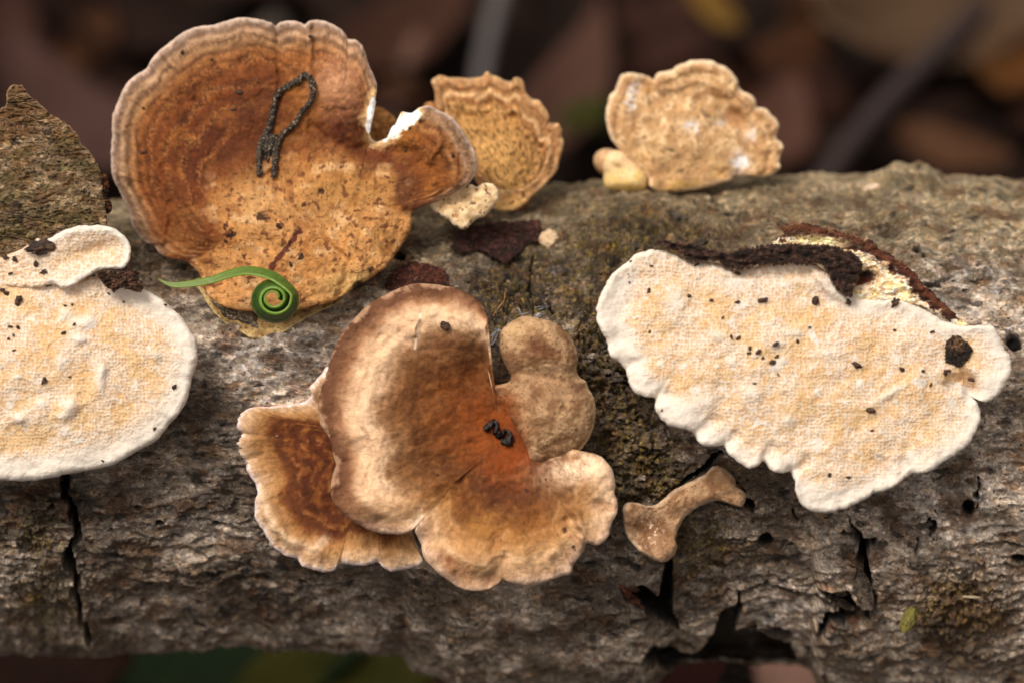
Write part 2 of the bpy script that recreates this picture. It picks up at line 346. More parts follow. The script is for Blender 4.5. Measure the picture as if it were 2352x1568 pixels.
def log_disp(x, y):
    """height of bark above the smooth log, in units; plus masks"""
    wx = 10*perlin(x/30.0, y/30.0, 1.1)+4*perlin(x/9.0, y/9.0, 4.1); wy = 8*perlin(x/30.0, y/30.0, 8.1)+4*perlin(x/9.0,y/9.0,6.6)
    h = 16*fbm(x/260.0, y/150.0, 2.2, 3)
    fine = fbm(x/46.0, y/17.0, 5.0, 4)
    rid = 1-np.abs(perlin(x/95.0+0.25*wx/10, y/24.0+0.25*wy/10, 9.0))*2
    # furrowed, mossy zone round the branch collar
    fur = np.clip(gauss(x,y,1420,800,130,250)*1.1+gauss(x,y,1180,690,110,110)+gauss(x,y,1500,560,200,80)*.8+gauss(x,y,1470,1090,120,90)+gauss(x,y,1600,1240,110,110)*.7+gauss(x,y,2200,1400,110,100)*1.1+gauss(x,y,110,1370,120,120)*.7+gauss(x,y,60,1200,110,60)*.6+gauss(x,y,1960,480,150,40)*.3,0,1)
    fur = np.clip(fur*(1+0.5*perlin(x/60.0,y/60.0,31.0)),0,1)
    h = h + 8.0*fine + 7.0*sm(0.2,1,rid) + 9*fbm(x/90.0,y/60.0,15.5,3)
    fr = np.abs(fbm(x/34.0+wx/22, y/26.0+wy/22, 14.0, 4, 0.6))
    h = h - 20*fur*sm(0.24,0.0,fr) + fur*12*fbm(x/22.0,y/16.0,19.0,3)
    # lifted flakes: terraces in a slow noise
    q = fbm(x/150.0, y/42.0, 23.0, 3)*3.0; st = q-np.floor(q)
    h = h + 9*sm(0.0,0.10,st)*(1-st)*sm(-.3,.3,perlin(x/120.,y/70.,88.))
    # knot
    kd = np.hypot((x-2206)/1.15, y-1411); h = h + 20*np.exp(-(kd/85)**2) - 12*np.exp(-(kd/24)**2) + 4*np.sin(kd/5.5+2*wx/10)*np.exp(-(kd/80)**2)
    kd2 = np.hypot(x-2060, (y-400)); h = h + 12*np.exp(-(kd2/40)**2)
    dark = np.zeros_like(x)
    for pts, dep in CRACKS:
        xs = [p[0] for p in pts]; ys = [p[1] for p in pts]
        bb = (x > min(xs)-50)&(x < max(xs)+50)&(y > min(ys)-50)&(y < max(ys)+50)
        if not bb.any(): continue
        d, par = seg_dist(x[bb]+wx[bb]*.9, y[bb]+wy[bb]*.9, pts); d = d + 3.5*perlin(x[bb]/13.,y[bb]/13.,77.)
        wd = np.interp(par, np.linspace(0,1,len(pts)), [p[2] for p in pts])
        m = sm(1.0, 0.55, d/wd)
        h[bb] += -dep*m + min(5,dep*.1)*np.exp(-np.maximum(d-wd,0)/10)
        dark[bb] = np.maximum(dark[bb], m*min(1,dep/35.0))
    for cx, cy, rx, ry, dep in PITS:
        bb = (np.abs(x-cx) < 3.5*rx+10)&(np.abs(y-cy) < 3.5*ry+10)
        if not bb.any(): continue
        d = np.hypot((x[bb]+wx[bb]*.6-cx)/rx, (y[bb]+wy[bb]*.6-cy)/ry)
        h[bb] += -dep*sm(1.15,0.6,d) + dep*.14*np.exp(-((d-1.4)/.35)**2)
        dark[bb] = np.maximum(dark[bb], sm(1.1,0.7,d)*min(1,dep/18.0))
    hole = np.full(x.shape, 99.0)
    for poly in HOLES:
        xs = [p[0] for p in poly]; ys = [p[1] for p in poly]
        bb = (x > min(xs)-60)&(x < max(xs)+60)&(y > min(ys)-60)&(y < max(ys)+60)
        if not bb.any(): continue
        sd = sdf_poly(x[bb]+wx[bb]*.7, y[bb]+wy[bb]*.7, poly)
        hole[bb] = np.minimum(hole[bb], sd)
    h = h + 9*np.exp(-np.maximum(hole,0)/16.0)*(hole < 90) - 34*sm(1.5,-6,hole)
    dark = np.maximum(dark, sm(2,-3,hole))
    return h, fur, dark, hole

def build_log():
    root = empty('fallen_log', P(1176,955,0), 'thick grey barked log lying across the picture with all the brackets on it', 'log')
    xs = np.concatenate([np.linspace(-5200,-80,60)[:-1], np.arange(-80,2433,2.75), np.linspace(2433,7500,60)[1:]])
    ph = np.concatenate([np.linspace(math.radians(268),math.radians(100),26)[:-1]-2*math.pi+2*math.pi, np.linspace(math.radians(100),math.radians(-91),640)])
    n, m = len(xs), len(ph)
    X, PH = np.meshgrid(xs, ph)
    s = np.sin(PH); C = yc(X)
    T = ytop(X); B = ybot(X)
    ry = np.where(s > 0, C-T, B-C)
    Yb = C - ry*s; Cc = RC*np.cos(PH)
    # parameter for textures: arc position, so nothing stretches at the silhouettes
    YP = 955 - RC*PH
    h, fur, dark, hole = log_disp(X, np.where(np.cos(PH) > 0, Yb, YP))
    edge = sm(0.0,0.22,np.cos(PH))
    hh = h*(0.35+0.65*edge)
    Y = Yb - hh*s; CC = Cc + hh*np.cos(PH)
    V = P(X, Y, CC)
    F = grid_faces(n, m, False)
    # colour
    x, y = X, np.where(np.cos(PH) > -0.05, YP, YP)
    pale = rgb(202,184,166); grey = rgb(146,128,110); olive = rgb(160,138,88); dk = rgb(58,44,33); brn = rgb(128,88,56)
    n1 = fbm(x/230.0,y/110.0,41.0,4); n2 = fbm(x/60.0,y/24.0,43.0,4); n3 = fbm(x/25.0,y/18.0,47.0,3)
    c = mixc(grey, pale, sm(-0.5,0.25,n1+0.4*n2))
    # paler patches seen on the log
    pm = np.clip(gauss(X,Y,640,820,200,90,0)+gauss(X,Y,2230,690,200,170)+gauss(X,Y,2180,1150,170,130)+gauss(X,Y,400,1190,180,60)*.6+gauss(X,Y,1780,1420,90,60)*.8+gauss(X,Y,30,1290,70,60)*.6,0,1)
    c = mixc(c, rgb(214,202,192), pm*0.8*sm(-.6,.4,n2+.3*n3))
    om = sm(0.1,0.9,np.clip((800-Y)/330,0,1)*0.9+0.35*n1)*0.6
    c = mixc(c, olive, om)
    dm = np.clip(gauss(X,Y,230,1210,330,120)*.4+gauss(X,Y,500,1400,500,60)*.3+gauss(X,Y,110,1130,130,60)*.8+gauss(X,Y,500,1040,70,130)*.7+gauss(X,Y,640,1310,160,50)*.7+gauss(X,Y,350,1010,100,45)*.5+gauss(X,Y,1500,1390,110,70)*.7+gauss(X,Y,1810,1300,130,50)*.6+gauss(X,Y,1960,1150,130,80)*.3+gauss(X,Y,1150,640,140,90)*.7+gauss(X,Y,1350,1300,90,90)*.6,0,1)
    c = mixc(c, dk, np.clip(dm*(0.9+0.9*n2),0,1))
    c = mixc(c, dk, sm(0.25,0.75,n2*0.8+0.35*n3+0.15*n1)*0.7)
    c = mixc(c, mixc(rgb(78,62,50), rgb(138,112,90), sm(-.3,.5,n3)), np.clip(fur*0.85,0,1))
    c = mixc(c, brn, sm(0.1,0.6,fbm(x/80.0,y/50.0,53.0,4))*0.6)
    c = mixc(c, rgb(176,138,96), sm(0.15,0.6,fbm(x/40.0,y/22.0,57.0,4))*0.3)
    kd = np.hypot((X-2206)/1.15, Y-1411); c = mixc(c, rgb(126,92,66), np.exp(-(kd/75)**2)*.8)
    c = mixc(c, rgb(150,112,88), np.exp(-(kd/22)**2)*.8)
    c = mixc(c, rgb(168,142,34), sm(0.3,0.5,fbm(x/9.,y/8.,63.,3))*sm(.25,.7,fur)*.8)
    c = mixc(c, rgb(150,132,40), sm(0.15,0.6,fur*0.9+fbm(x/26.0,y/26.0,61.0,4)*0.9-0.35)*0.12)
    c = mixc(c, rgb(158,118,84), np.exp(-(hole/5.0)**2)*(hole>0)*np.clip(.5+n3,0,1)*.7)
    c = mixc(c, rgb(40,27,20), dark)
    c = c*(c.mean(-1,keepdims=True)/.20)**.45*.98
    # darker streaks scattered at random over the log
    c = c*(1-0.22*sm(0.1,0.8,fbm(x/190.0,y/45.0,71.0,3)+0.2))[...,None]
    pc = np.stack([X/10, YP/10, hh/10],-1)
    # keep only faces outside the holes
    hf = hole.ravel()[F].max(1); F = F[hf > -7.0]
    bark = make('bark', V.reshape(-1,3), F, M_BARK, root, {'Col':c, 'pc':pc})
    # heartwood inside
    xs2 = np.linspace(-5200,7500,300); ph2 = np.linspace(0,2*math.pi,73)[:-1]
    X2, P2 = np.meshgrid(xs2, ph2)
    r = RC-120+26*fbm(X2/300.0, P2*1.5, 3.0, 3)+10*perlin(X2/40.0,P2*6,5.5)
    X2 = X2
    V2 = P(X2, 955-r*np.sin(P2), r*np.cos(P2))
    i = np.arange(299); j = np.arange(72); I, J = np.meshgrid(i,j)
    F2 = np.stack([J*300+I, J*300+I+1, ((J+1)%72)*300+I+1, ((J+1)%72)*300+I],-1).reshape(-1,4)
    caps = None
    make('wood', V2.reshape(-1,3), F2, M_WOOD, root)
    return root, (xs, ph, hh, fur)
LOG, LG = build_log()
def log_c(x, y):
    xs, ph, hh, fur = LG
    r = (955-ytop(np.array(float(x)))) if y < 955 else (ybot(np.array(float(x)))-955)
    s = max(-.999,min(.999,(955-y)/float(r))); a = math.asin(s)
    j = int(np.argmin(np.abs(ph-a))); i = int(np.argmin(np.abs(xs-x)))
    return (RC+float(hh[j,i]))*math.cos(a)

# ------------------------------------------------------------------ bracket builder
def catmull(pts, n):
    pts = np.array(pts, float); k = len(pts)
    d = np.linalg.norm(np.roll(pts[:,:2],-1,0)-pts[:,:2],axis=1); cum = np.concatenate([[0],np.cumsum(d)])
    s = np.linspace(0,cum[-1],n,endpoint=False); i = np.clip(np.searchsorted(cum,s,side='right')-1,0,k-1)
    u = ((s-cum[i])/d[i])[:,None]
    p0,p1,p2,p3 = pts[(i-1)%k],pts[i],pts[(i+1)%k],pts[(i+2)%k]
    r = 0.5*((2*p1)+(-p0+p2)*u+(2*p0-5*p1+4*p2-p3)*u*u+(-p0+3*p1-3*p2+p3)*u**3)
    return r, s, cum[-1]
def cap(name, rim, bases, height, paint, mat, parent=None, n=600, m=150, rimw=14, rimh=14, th_rim=10, th_base=80,
        frill=0.0, frillw=60, jag=1.2, jags=12.0, sig=90.0, under=(215,190,155), mask=None, smooth=True, seed=0.0, curl=0.0, curlw=30, bm=10):
    """closed shell: traced outline, growth lines running to the base points, real front and back surfaces"""
    pts = [(q[0],q[1],q[2] if len(q) > 2 else 1.0) for q in rim]
    R, S_, L = catmull(pts, n)
    g = np.clip(R[:,2],0,1); R = R[:,:2]
    tan = np.roll(R,-1,0)-np.roll(R,1,0); tan /= np.linalg.norm(tan,axis=1)[:,None]+1e-9; nor = np.stack([tan[:,1],-tan[:,0]],1)
    cen = R.mean(0); area = np.sum(R[:,0]*np.roll(R[:,1],-1)-np.roll(R[:,0],-1)*R[:,1])
    if area < 0: nor = -nor
    jn = jag*(perlin(R[:,0]/jags,R[:,1]/jags,seed+.5)+0.5*perlin(R[:,0]/jags*2.7,R[:,1]/jags*2.7,seed+3.5))
    R0 = R.copy()
    R = R + nor*jn[:,None]
    ksz = max(3,int(90/L*n)); ker = np.hanning(ksz+2)[1:-1]; ker /= ker.sum()
    def csm(a): 
        e = np.concatenate([a[-ksz:],a,a[:ksz]]); return np.convolve(e,ker,'same')[ksz:-ksz]
    off = np.clip(((R0-np.stack([csm(R0[:,0]),csm(R0[:,1])],1))*nor).sum(1),-9,6)
    B = np.array([b[:2] for b in bases], float)
    d = np.hypot(R[:,None,0]-B[None,:,0], R[:,None,1]-B[None,:,1]); w = np.exp(-(d-d.min(1)[:,None])/sig); w /= w.sum(1)[:,None]
    BP = w@B
    BP = np.stack([csm(BP[:,0]),csm(BP[:,1])],1)
    if len(B) > 1:                                                 # growth lines start exactly on the base line
        bd = np.full(len(BP),1e9); Q = BP.copy()
        for i_ in range(len(B)-1):
            e = B[i_+1]-B[i_]; tt = np.clip(((BP-B[i_])@e)/(e@e),0,1); pr = B[i_]+tt[:,None]*e; dd = np.hypot(*(BP-pr).T)
            Q = np.where((dd<bd)[:,None],pr,Q); bd = np.minimum(bd,dd)
        BP = Q
    else: BP = np.repeat(B,len(R),0)
    Ls = np.hypot(*(R-BP).T)
    q = np.linspace(0,1,m); s = 1-(1-q)**1.35                      # finer towards the rim
    s[0] = 0.0
    Sg, _ = np.meshgrid(s, np.arange(n), indexing='ij')
    X = BP[None,:,0]+(R[:,0]-BP[:,0])[None]*Sg; Y = BP[None,:,1]+(R[:,1]-BP[:,1])[None]*Sg
    U = (1-Sg)*Ls[None]; T = Sg*g[None]; A = np.broadcast_to(S_[None], X.shape)
    Cf = height(X, Y)
    Cf = Cf + frill*off[None]*np.exp(-U/frillw)*sm(0,0.35,Sg) + curl*np.exp(-U/curlw)*g[None]
    k = np.clip(1-U/rimw,0,1); drop = rimh*(1-np.sqrt(np.clip(1-k*k,0,1)))
    C = Cf - drop
    pm = mask(X,Y,T,U) if mask else np.zeros_like(X)
    col = paint(X,Y,T,U,A,Sg*Ls[None])
    # back surface
    sb = np.linspace(1,0,bm+1)[1:]
    Sb,_ = np.meshgrid(sb, np.arange(n), indexing='ij')
    Xb = BP[None,:,0]+(R[:,0]-BP[:,0])[None]*Sb; Yb = BP[None,:,1]+(R[:,1]-BP[:,1])[None]*Sb
    Fb = height(Xb,Yb) + frill*off[None]*np.exp(-(1-Sb)*Ls[None]/frillw)*sm(0,0.35,Sb)
    Cb = Fb - rimh - th_rim*np.sqrt(np.clip((1-Sb)*Ls[None]/(rimw+1),0,1)) - (th_base-th_rim-rimh)*(1-Sb)**1.3
    AX = np.concatenate([X,Xb]); AY = np.concatenate([Y,Yb]); AC = np.concatenate([C,Cb])
    col = np.clip(col,0,1)
    if mat is M_PORE: col = mixc(np.broadcast_to(rgb(244,230,214),col.shape)*(.98+.05*fbm(X/14.,Y/14.,3.,3))[...,None], col*np.array([1.03,.99,.92]), np.clip(pm,0,1))
    col = col if name != 'cap' and name != 'lobe' or parent is big or mat is M_PORE else col*np.array([1.03,.985,.91]); col = col if mat is M_PORE else col*((col.mean(-1,keepdims=True)/.27)**(.42 if mat is M_VELVET2 else .38))*1.0
    colb = np.broadcast_to(rgb(*under), Xb.shape+(3,))
    colA = np.concatenate([col, colb]); 
    gr = np.stack([A/10, Sg*Ls[None]/10, T],-1); grb = np.stack([np.broadcast_to(S_[None],Xb.shape)/10, Sb*Ls[None]/10, Sb*0],-1)
    V = P(AX,AY,AC)
    F = grid_faces(n, m+bm, True)
    o = make(name, V.reshape(-1,3), F, mat, parent, {'Col':np.clip(colA,0,1),'pc':np.stack([AX/10,AY/10,AC/10],-1),'grow':np.concatenate([gr,grb]),'m1':np.concatenate([pm,Xb*0])}, smooth)
    return o
def relief(x, y, bumps):
    h = np.zeros_like(x)
    for b in bumps: h = h + b[5]*gauss(x,y,b[0],b[1],b[2],b[3],b[4])
    return h
def crease(x, y, pts, w, h):
    d,_ = seg_dist(x+6*perlin(x/25.0,y/25.0,2.2), y+6*perlin(x/25.0,y/25.0,5.2), pts); w = w*(1.6+.7*perlin(x/30.0,y/30.0,7.7)); return h*np.exp(-(d/w)**2)
def step(x, y, pts, w, h):
    """one side of the line stands higher than the other"""
    d,_ = seg_dist(x, y, pts)
    best = np.zeros_like(x); bd = np.full_like(x,1e9)
    for i in range(len(pts)-1):
        ax,ay = pts[i]; bx,by = pts[i+1]; L2=(bx-ax)**2+(by-ay)**2
        t = np.clip(((x-ax)*(bx-ax)+(y-ay)*(by-ay))/L2,0,1); dd = np.hypot(x-ax-t*(bx-ax), y-ay-t*(by-ay))
        sg = np.sign((bx-ax)*(y-ay)-(by-ay)*(x-ax)); mm = dd < bd
        best = np.where(mm, sg, best); bd = np.where(mm, dd, bd)
    return h*best*np.exp(-(bd/w))*sm(0,26,bd)

# ------------------------------------------------------------------ 1 big brown bracket, upper left
BIG = [(470,668,0),(460,635,0.05),(437,608,.25),(420,600,.5),(386,593,.8),(364,581),(353,566),(336,558),(319,541),(304,521),(296,492),(284,461),(272,436),(262,418),(256,395),(254,356),(257,318),(257,275),(263,252),(272,230),(285,201),(302,181),(320,168),(336,158),(346,140),(357,126),(370,113),(386,101),(407,84),(430,70),(458,61),(487,58),(500,55),(514,50),(538,43),(561,41),(585,43),(605,47),(622,52),(633,60),(643,52),(655,49),(672,48),(690,52),(701,57),(709,50),(722,46),(739,48),(762,55),(784,68),(793,80),(800,90),(818,92),(832,105),(840,126),(848,151),(858,172),(865,190),(866,207),(861,222),(863,237),(855,247),(853,264),(843,268),(842,289),(848,309),(861,325),(878,322),(893,312),(900,293),(914,283),(917,268),(925,257),(945,260),(964,247),(985,243),(1006,253),(1025,261),(1040,270),(1052,284),(1061,298),(1069,310),(1078,325),(1091,349),(1096,373),(1092,400),(1076,423),(1049,443),(1019,457),(995,466,.8),(949,487,.3),(947,514,0),(942,531,0),(932,551,0),(908,584,0),(885,615,0),(851,640,0),(820,658,0),(784,682,0),(752,698,0),(715,706,0),(684,712,0),(640,722,0),(590,716,0),(540,712,0),(500,698,0)]
def big_h(x, y):
    h = 470 + 0.42*np.maximum(y-575,0)*sm(400,520,x) - 0.10*(600-y)*(y<600) + 0.02*(x-650)
    h = h + relief(x,y,[(620,540,190,130,0,70),(750,640,90,70,0,30),(850,560,110,90,0,30),(300,300,80,200,0,-20),(560,250,150,120,20,16),(860,330,70,60,0,-34),(1020,350,80,80,0,22),(940,300,50,50,0,20),
        (720,220,60,80,0,14),(800,200,50,60,0,10),(920,560,50,60,0,-30),(500,640,60,50,0,-30),(460,420,50,130,25,9),(390,400,26,150,20,-8)])
    h = h + crease(x,y,[(628,395),(645,455),(680,490),(712,520),(760,570),(800,600),(795,640),(780,680)],7,-12) + step(x,y,[(628,395),(645,455),(680,490),(712,520),(760,570),(800,600),(795,640)],30,-9)
    for pts,w,hh in [([(636,55),(640,130),(648,200),(640,240)],5,-7),([(703,58),(712,110),(720,200)],6,8),([(722,60),(725,120),(722,200)],5,-6),([(385,130),(420,175),(440,215)],8,9),([(357,128),(400,170)],5,-7),([(560,80),(553,150)],6,-4),
                     ([(800,250),(760,260),(735,250)],8,-8),([(850,330),(810,350),(770,330),(740,310),(715,290)],9,-12),([(870,360),(820,380),(790,350)],8,9),([(360,380),(380,460),(375,560)],5,7),([(440,350),(400,420),(395,520)],6,-7),
                     ([(270,400),(310,405),(330,395)],6,6),([(962,250),(1000,290),(1010,330),(985,370)],7,9),([(900,350),(950,350),(985,385)],8,-9),([(1000,262),(1050,330),(1045,420)],5,5)]:
        h = h + crease(x,y,pts,w,hh)
    return h + 8*fbm(x/75.0,y/75.0,91.0,3) + 2.2*fbm(x/16.0,y/16.0,92.0,2)
def big_paint(x,y,t,u,a,r):
    n1 = fbm(x/75.0,y/75.0,101.0,4); n2 = fbm(x/17.0,y/17.0,103.0,4); n3 = fbm(a/9.0,r/60.0,105.0,3); n4 = fbm(x/7.0,y/7.0,107.0,3)
    cr = np.clip(t + (0.07*n1+0.05*n2)*sm(.9,.5,t) + 0.02*n3,0,1)
    och = rgb(204,152,96)
    c = ramp(cr,[(0,och),(.27,rgb(196,140,82)),(.38,rgb(142,74,26)),(.50,rgb(122,58,16)),(.66,rgb(140,72,24)),(.80,rgb(150,84,34)),(.85,rgb(172,116,70)),(.90,rgb(148,114,86)),(.935,rgb(182,144,112)),(.97,rgb(156,130,114)),(1,rgb(196,176,166))])
    c = c*np.array([1.05,.95,.82])
    c = c*(0.92+0.16*n3*sm(.35,.5,t)*sm(1.0,.9,t)+0.20*n2+0.12*n1)[...,None]
    zr = sm(.36,.46,t)*sm(.86,.8,t); c = mixc(c, rgb(176,112,48), sm(.05,.55,n1+.4*n4)*zr*.6); c = mixc(c, rgb(92,42,12), sm(.05,.6,fbm(x/45.0,y/45.0,109.0,4))*zr*.65)
    band = 0.5+0.5*np.sin(u/9.0+2.5*n1+1.0*n3); c = mixc(c, rgb(140,98,66), band*sm(75,55,u)*sm(12,22,u)*t*0.40)
    uu = u+5*n1+3*n3
    for b0,bw,cc,kk in [(17,4,(120,92,72),.55),(30,5,(206,170,136),.5),(44,4,(120,78,46),.6),(56,6,(200,150,98),.5),(70,4,(104,58,26),.6),(84,6,(180,116,56),.4),(104,5,(98,48,16),.5),(126,7,(170,100,42),.4),(150,5,(96,44,14),.4),(185,8,(160,92,36),.35)]:
        c = mixc(c, rgb(*cc), np.exp(-((uu-b0)/bw)**2)*kk*sm(.3,.5,t)*np.clip(.75+.9*fbm(a/60.,u/30.,121.,2),0,1))
    rg = (.5+.5*np.sin((u+14*n1+4*n2+5*n3)/4.6))**2; c = mixc(c, rgb(88,42,14), rg*sm(60,90,u)*sm(.34,.46,t)*np.clip(.38+.5*n2+.3*n1,0,.7))
    rg2 = (.5+.5*np.sin((u+14*n1+4*n2)/7.9+1.0))**4; c = mixc(c, rgb(196,134,72), rg2*sm(40,80,u)*sm(.34,.46,t)*np.clip(.25+.5*n4,0,.5))
    c = mixc(c, rgb(206,178,160), sm(9,2,u)*t*0.7)
    W_ = lambda cx,cy,rx,ry,dg=0,k=1.0: np.clip(k*gauss(x+22*n1,y+22*n2*.6,cx,cy,rx,ry,dg)*(1+.35*n2),0,1)
    c = mixc(c, rgb(124,62,22), W_(590,300,75,110,10,.8))
    c = mixc(c, rgb(196,124,56), W_(700,235,50,90,0,.55)); c = mixc(c, rgb(204,148,108), W_(780,190,55,70,0,.75))
    c = mixc(c, rgb(112,44,14), W_(770,310,50,35,10,.9)); c = mixc(c, rgb(122,50,16), W_(850,360,60,30,0,.85))
    c = mixc(c, rgb(100,40,22), W_(925,425,28,52,-10,.95)); c = mixc(c, rgb(190,120,44), W_(930,300,40,40,0,.6))
    c = mixc(c, rgb(178,106,40), W_(990,400,50,50,0,.6)); c = mixc(c, rgb(200,136,74), W_(730,390,80,50,0,.5))
    c = mixc(c, rgb(188,134,72), W_(790,450,100,60,0,.9)); c = mixc(c, rgb(188,132,76), W_(560,450,70,40,-20,.6))
    c = mixc(c, rgb(206,160,104), W_(600,470,60,50,-20,.6)); c = mixc(c, rgb(166,106,40), W_(720,590,70,50,0,.45)); c = mixc(c, rgb(196,170,110), W_(800,650,60,30,-20,.5))
    # left lower streaks of rust reaching down
    c = mixc(c, rgb(140,76,28), W_(385,500,34,90,10,.9)); c = mixc(c, rgb(166,106,50), W_(430,560,40,40,10,.4))
    # red-brown blots and specks on the ochre part
    o = sm(.46,.30,t)
    c = mixc(c, rgb(214,172,122), sm(.15,.6,fbm(x/50.0,y/40.0,119.0,3))*o*.6); c = mixc(c, rgb(160,98,44), sm(.1,.6,fbm(x/38.0,y/38.0,120.0,4))*o*.55)
    sp = sm(.36,.60,fbm(x/20.0,y/17.0,111.0,3)); c = mixc(c, rgb(118,56,34), sp*o*0.7)
    sp2 = sm(.50,.62,fbm(x/6.5,y/6.5,113.0,2)); c = mixc(c, rgb(90,52,30), sp2*np.clip(o+.15,0,1)*0.7)
    for pts,w in [([(688,528),(668,556),(650,585),(622,614)],6)]:
        d,_ = seg_dist(x+5*n2,y+5*n2,pts); c = mixc(c, rgb(112,42,34), sm(w+2,w-2,d)*.9)
    for cx,cy,rr in [(600,495,15),(522,520,9),(530,540,10),(612,502,10),(738,440,8),(668,560,8),(822,655,14),(850,620,10),(518,555,6),(700,470,7),(560,590,7)]:
        d = np.hypot(x-cx+7*n2, y-cy+7*n4); c = mixc(c, rgb(70,32,26), sm(rr,rr*.55,d)*.85)
    # torn white flesh round the bite
    tw = sm(26,10,np.minimum(seg_dist(x+6*n2,y+6*n4,[(862,224),(862,240),(846,275)])[0], seg_dist(x+8*n2,y+8*n4,[(855,318),(878,322),(898,310),(905,292),(928,266),(955,262)])[0]+0*x))
    tn = np.clip(sm(22,12,seg_dist(x+8*n2,y+8*n4,[(900,300),(918,285),(945,268)])[0])+sm(9,4,seg_dist(x+4*n2,y+4*n4,[(858,230),(850,262),(846,290),(858,318),(885,318)])[0]),0,1)
    c = mixc(c, rgb(238,200,140), tw*.6); c = mixc(c, rgb(250,240,225), tn)
    return c
big = empty('bracket_fungus', P(690,690,400), 'largest brown bracket, upper left, grey rimmed, with a bitten notch and dark looped cast', 'bracket fungus')
cap('cap', BIG, [(560,520),(640,545),(720,520),(800,470),(870,440)], big_h, big_paint, M_VELVET, big, n=980, m=200, rimw=11, rimh=10, th_rim=8, th_base=190, frill=1.2, frillw=50, jag=1.2, sig=70, curl=-10, curlw=40)
CR = [(450,640),(462,640),(474,680),(492,715),(530,742),(571,765),(605,768),(640,758),(670,745),(700,725),(770,690),(800,670),(784,700),(715,724),(692,738),(662,757),(638,770),(605,778),(571,774),(544,757),(511,737),(484,710),(469,674)]
def plain_paint(c1, c2, c3, s=30.0, sd=0.0, edge=None):
    def f(x,y,t,u,a,r):
        n1 = fbm(x/s,y/s,sd+1.0,4); n2 = fbm(x/(s*.3),y/(s*.3),sd+2.0,3)
        c = mixc(rgb(*c1), rgb(*c2), sm(-.4,.4,n1)); c = mixc(c, rgb(*c3), sm(.2,.6,n2+.2*n1)*.8)
        if edge: c = mixc(c, rgb(*edge[0]), sm(edge[1],edge[1]*.2,u+3*n2)*edge[2])
        return c
    return f
CRU = [(455,640),(468,680),(484,710),(511,737),(544,757),(571,774),(605,778),(638,770),(662,757),(692,738),(715,724),(784,690),(760,660),(600,640)]
cap('base_crust', CRU, [(600,700)], lambda x,y: np.sqrt(np.maximum(542.**2-(955-y)**2,100.))+12+3*fbm(x/30.,y/30.,9.,3), plain_paint((196,162,106),(168,132,80),(110,82,50),26,5,((204,182,132),7,.8)), M_TAN, big, n=300, m=50, rimw=5, rimh=4, th_rim=5, th_base=70, jag=2)

# ------------------------------------------------------------------ 2 centre bracket with its fused tan lobe
CEN = [(1132,878,.75),(1123,850),(1110,816),(1105,785),(1104,765),(1108,750),(1118,732),(1116,715),(1096,689),(1070,672),(1048,663),(1026,657),(986,652),(952,652),(918,662),(875,682),(841,705),(811,735),(784,770),(765,806),(752,850),(741,884),(732,915),(731,940),(736,974),(752,998),(762,1022),(765,1045),(771,1068),(763,1092),(759,1120),(765,1152),(784,1177),(818,1201),(861,1221),(895,1226),(925,1226),(945,1218),(951,1205),(953,1222),(967,1249),(972,1276),(992,1303),(1026,1330),(1050,1346),(1070,1354),(1103,1357),(1125,1352),(1143,1343),(1156,1332),(1170,1337),(1187,1341),(1211,1345),(1248,1337),(1288,1323),(1306,1319),(1315,1312),(1318,1295),(1338,1269),(1350,1247),(1368,1252),(1385,1245),(1397,1232),(1405,1202),(1419,1175),(1418,1150),(1412,1132),(1413,1108),(1407,1078),(1389,1055),(1368,1042),(1345,1043,.95),(1321,1048,.9),(1271,1061,.8),(1234,1074,.6),(1214,1050,.3),(1203,1020,.1),(1205,960,0),(1170,900,.1),(1150,884,.35)]
def cen_h(x,y):
    h = 655 + 0.0*x + relief(x,y,[(1130,960,120,110,0,-26),(860,900,110,230,15,30),(1050,760,150,70,20,22),(860,1160,90,60,20,34),(1240,1260,120,60,-10,22),(1080,1290,70,50,0,26),(1350,1130,60,90,0,24),(950,1000,80,60,0,10),(1105,1330,50,30,0,-16),(1190,1230,30,60,10,10),(1000,1160,40,60,0,-8),(1110,830,40,60,0,-30)])
    h = h + step(x,y,[(955,1230),(945,1190),(990,1150),(1040,1110)],26,-14)
    for pts,w,hh in [([(1132,1330),(1150,1280),(1145,1250)],10,-14),([(1062,1340),(1048,1300),(1020,1280)],9,-10),([(1130,1290),(1155,1262)],7,9),([(1305,1190),(1325,1240),(1345,1262)],7,-14),([(1320,1180),(1345,1240)],9,12),([(1270,1330),(1262,1270)],7,6),([(1400,1165),(1370,1155)],8,-10),([(1320,1318),(1300,1260)],8,-8),([(1215,1330),(1200,1260)],9,6),([(960,735),(950,770)],3,7),([(1120,860),(1100,800),(1098,760)],9,7),
                     ([(1000,1040),(1060,1010),(1130,985)],8,5),([(1180,1000),(1130,960),(1100,930)],10,6),([(784,1140),(850,1195),(930,1205)],12,-8)]:
        h = h + crease(x,y,pts,w,hh)
    return h + 8*fbm(x/85.0,y/85.0,201.0,3) + 1.8*fbm(x/18.0,y/18.0,202.0,2)
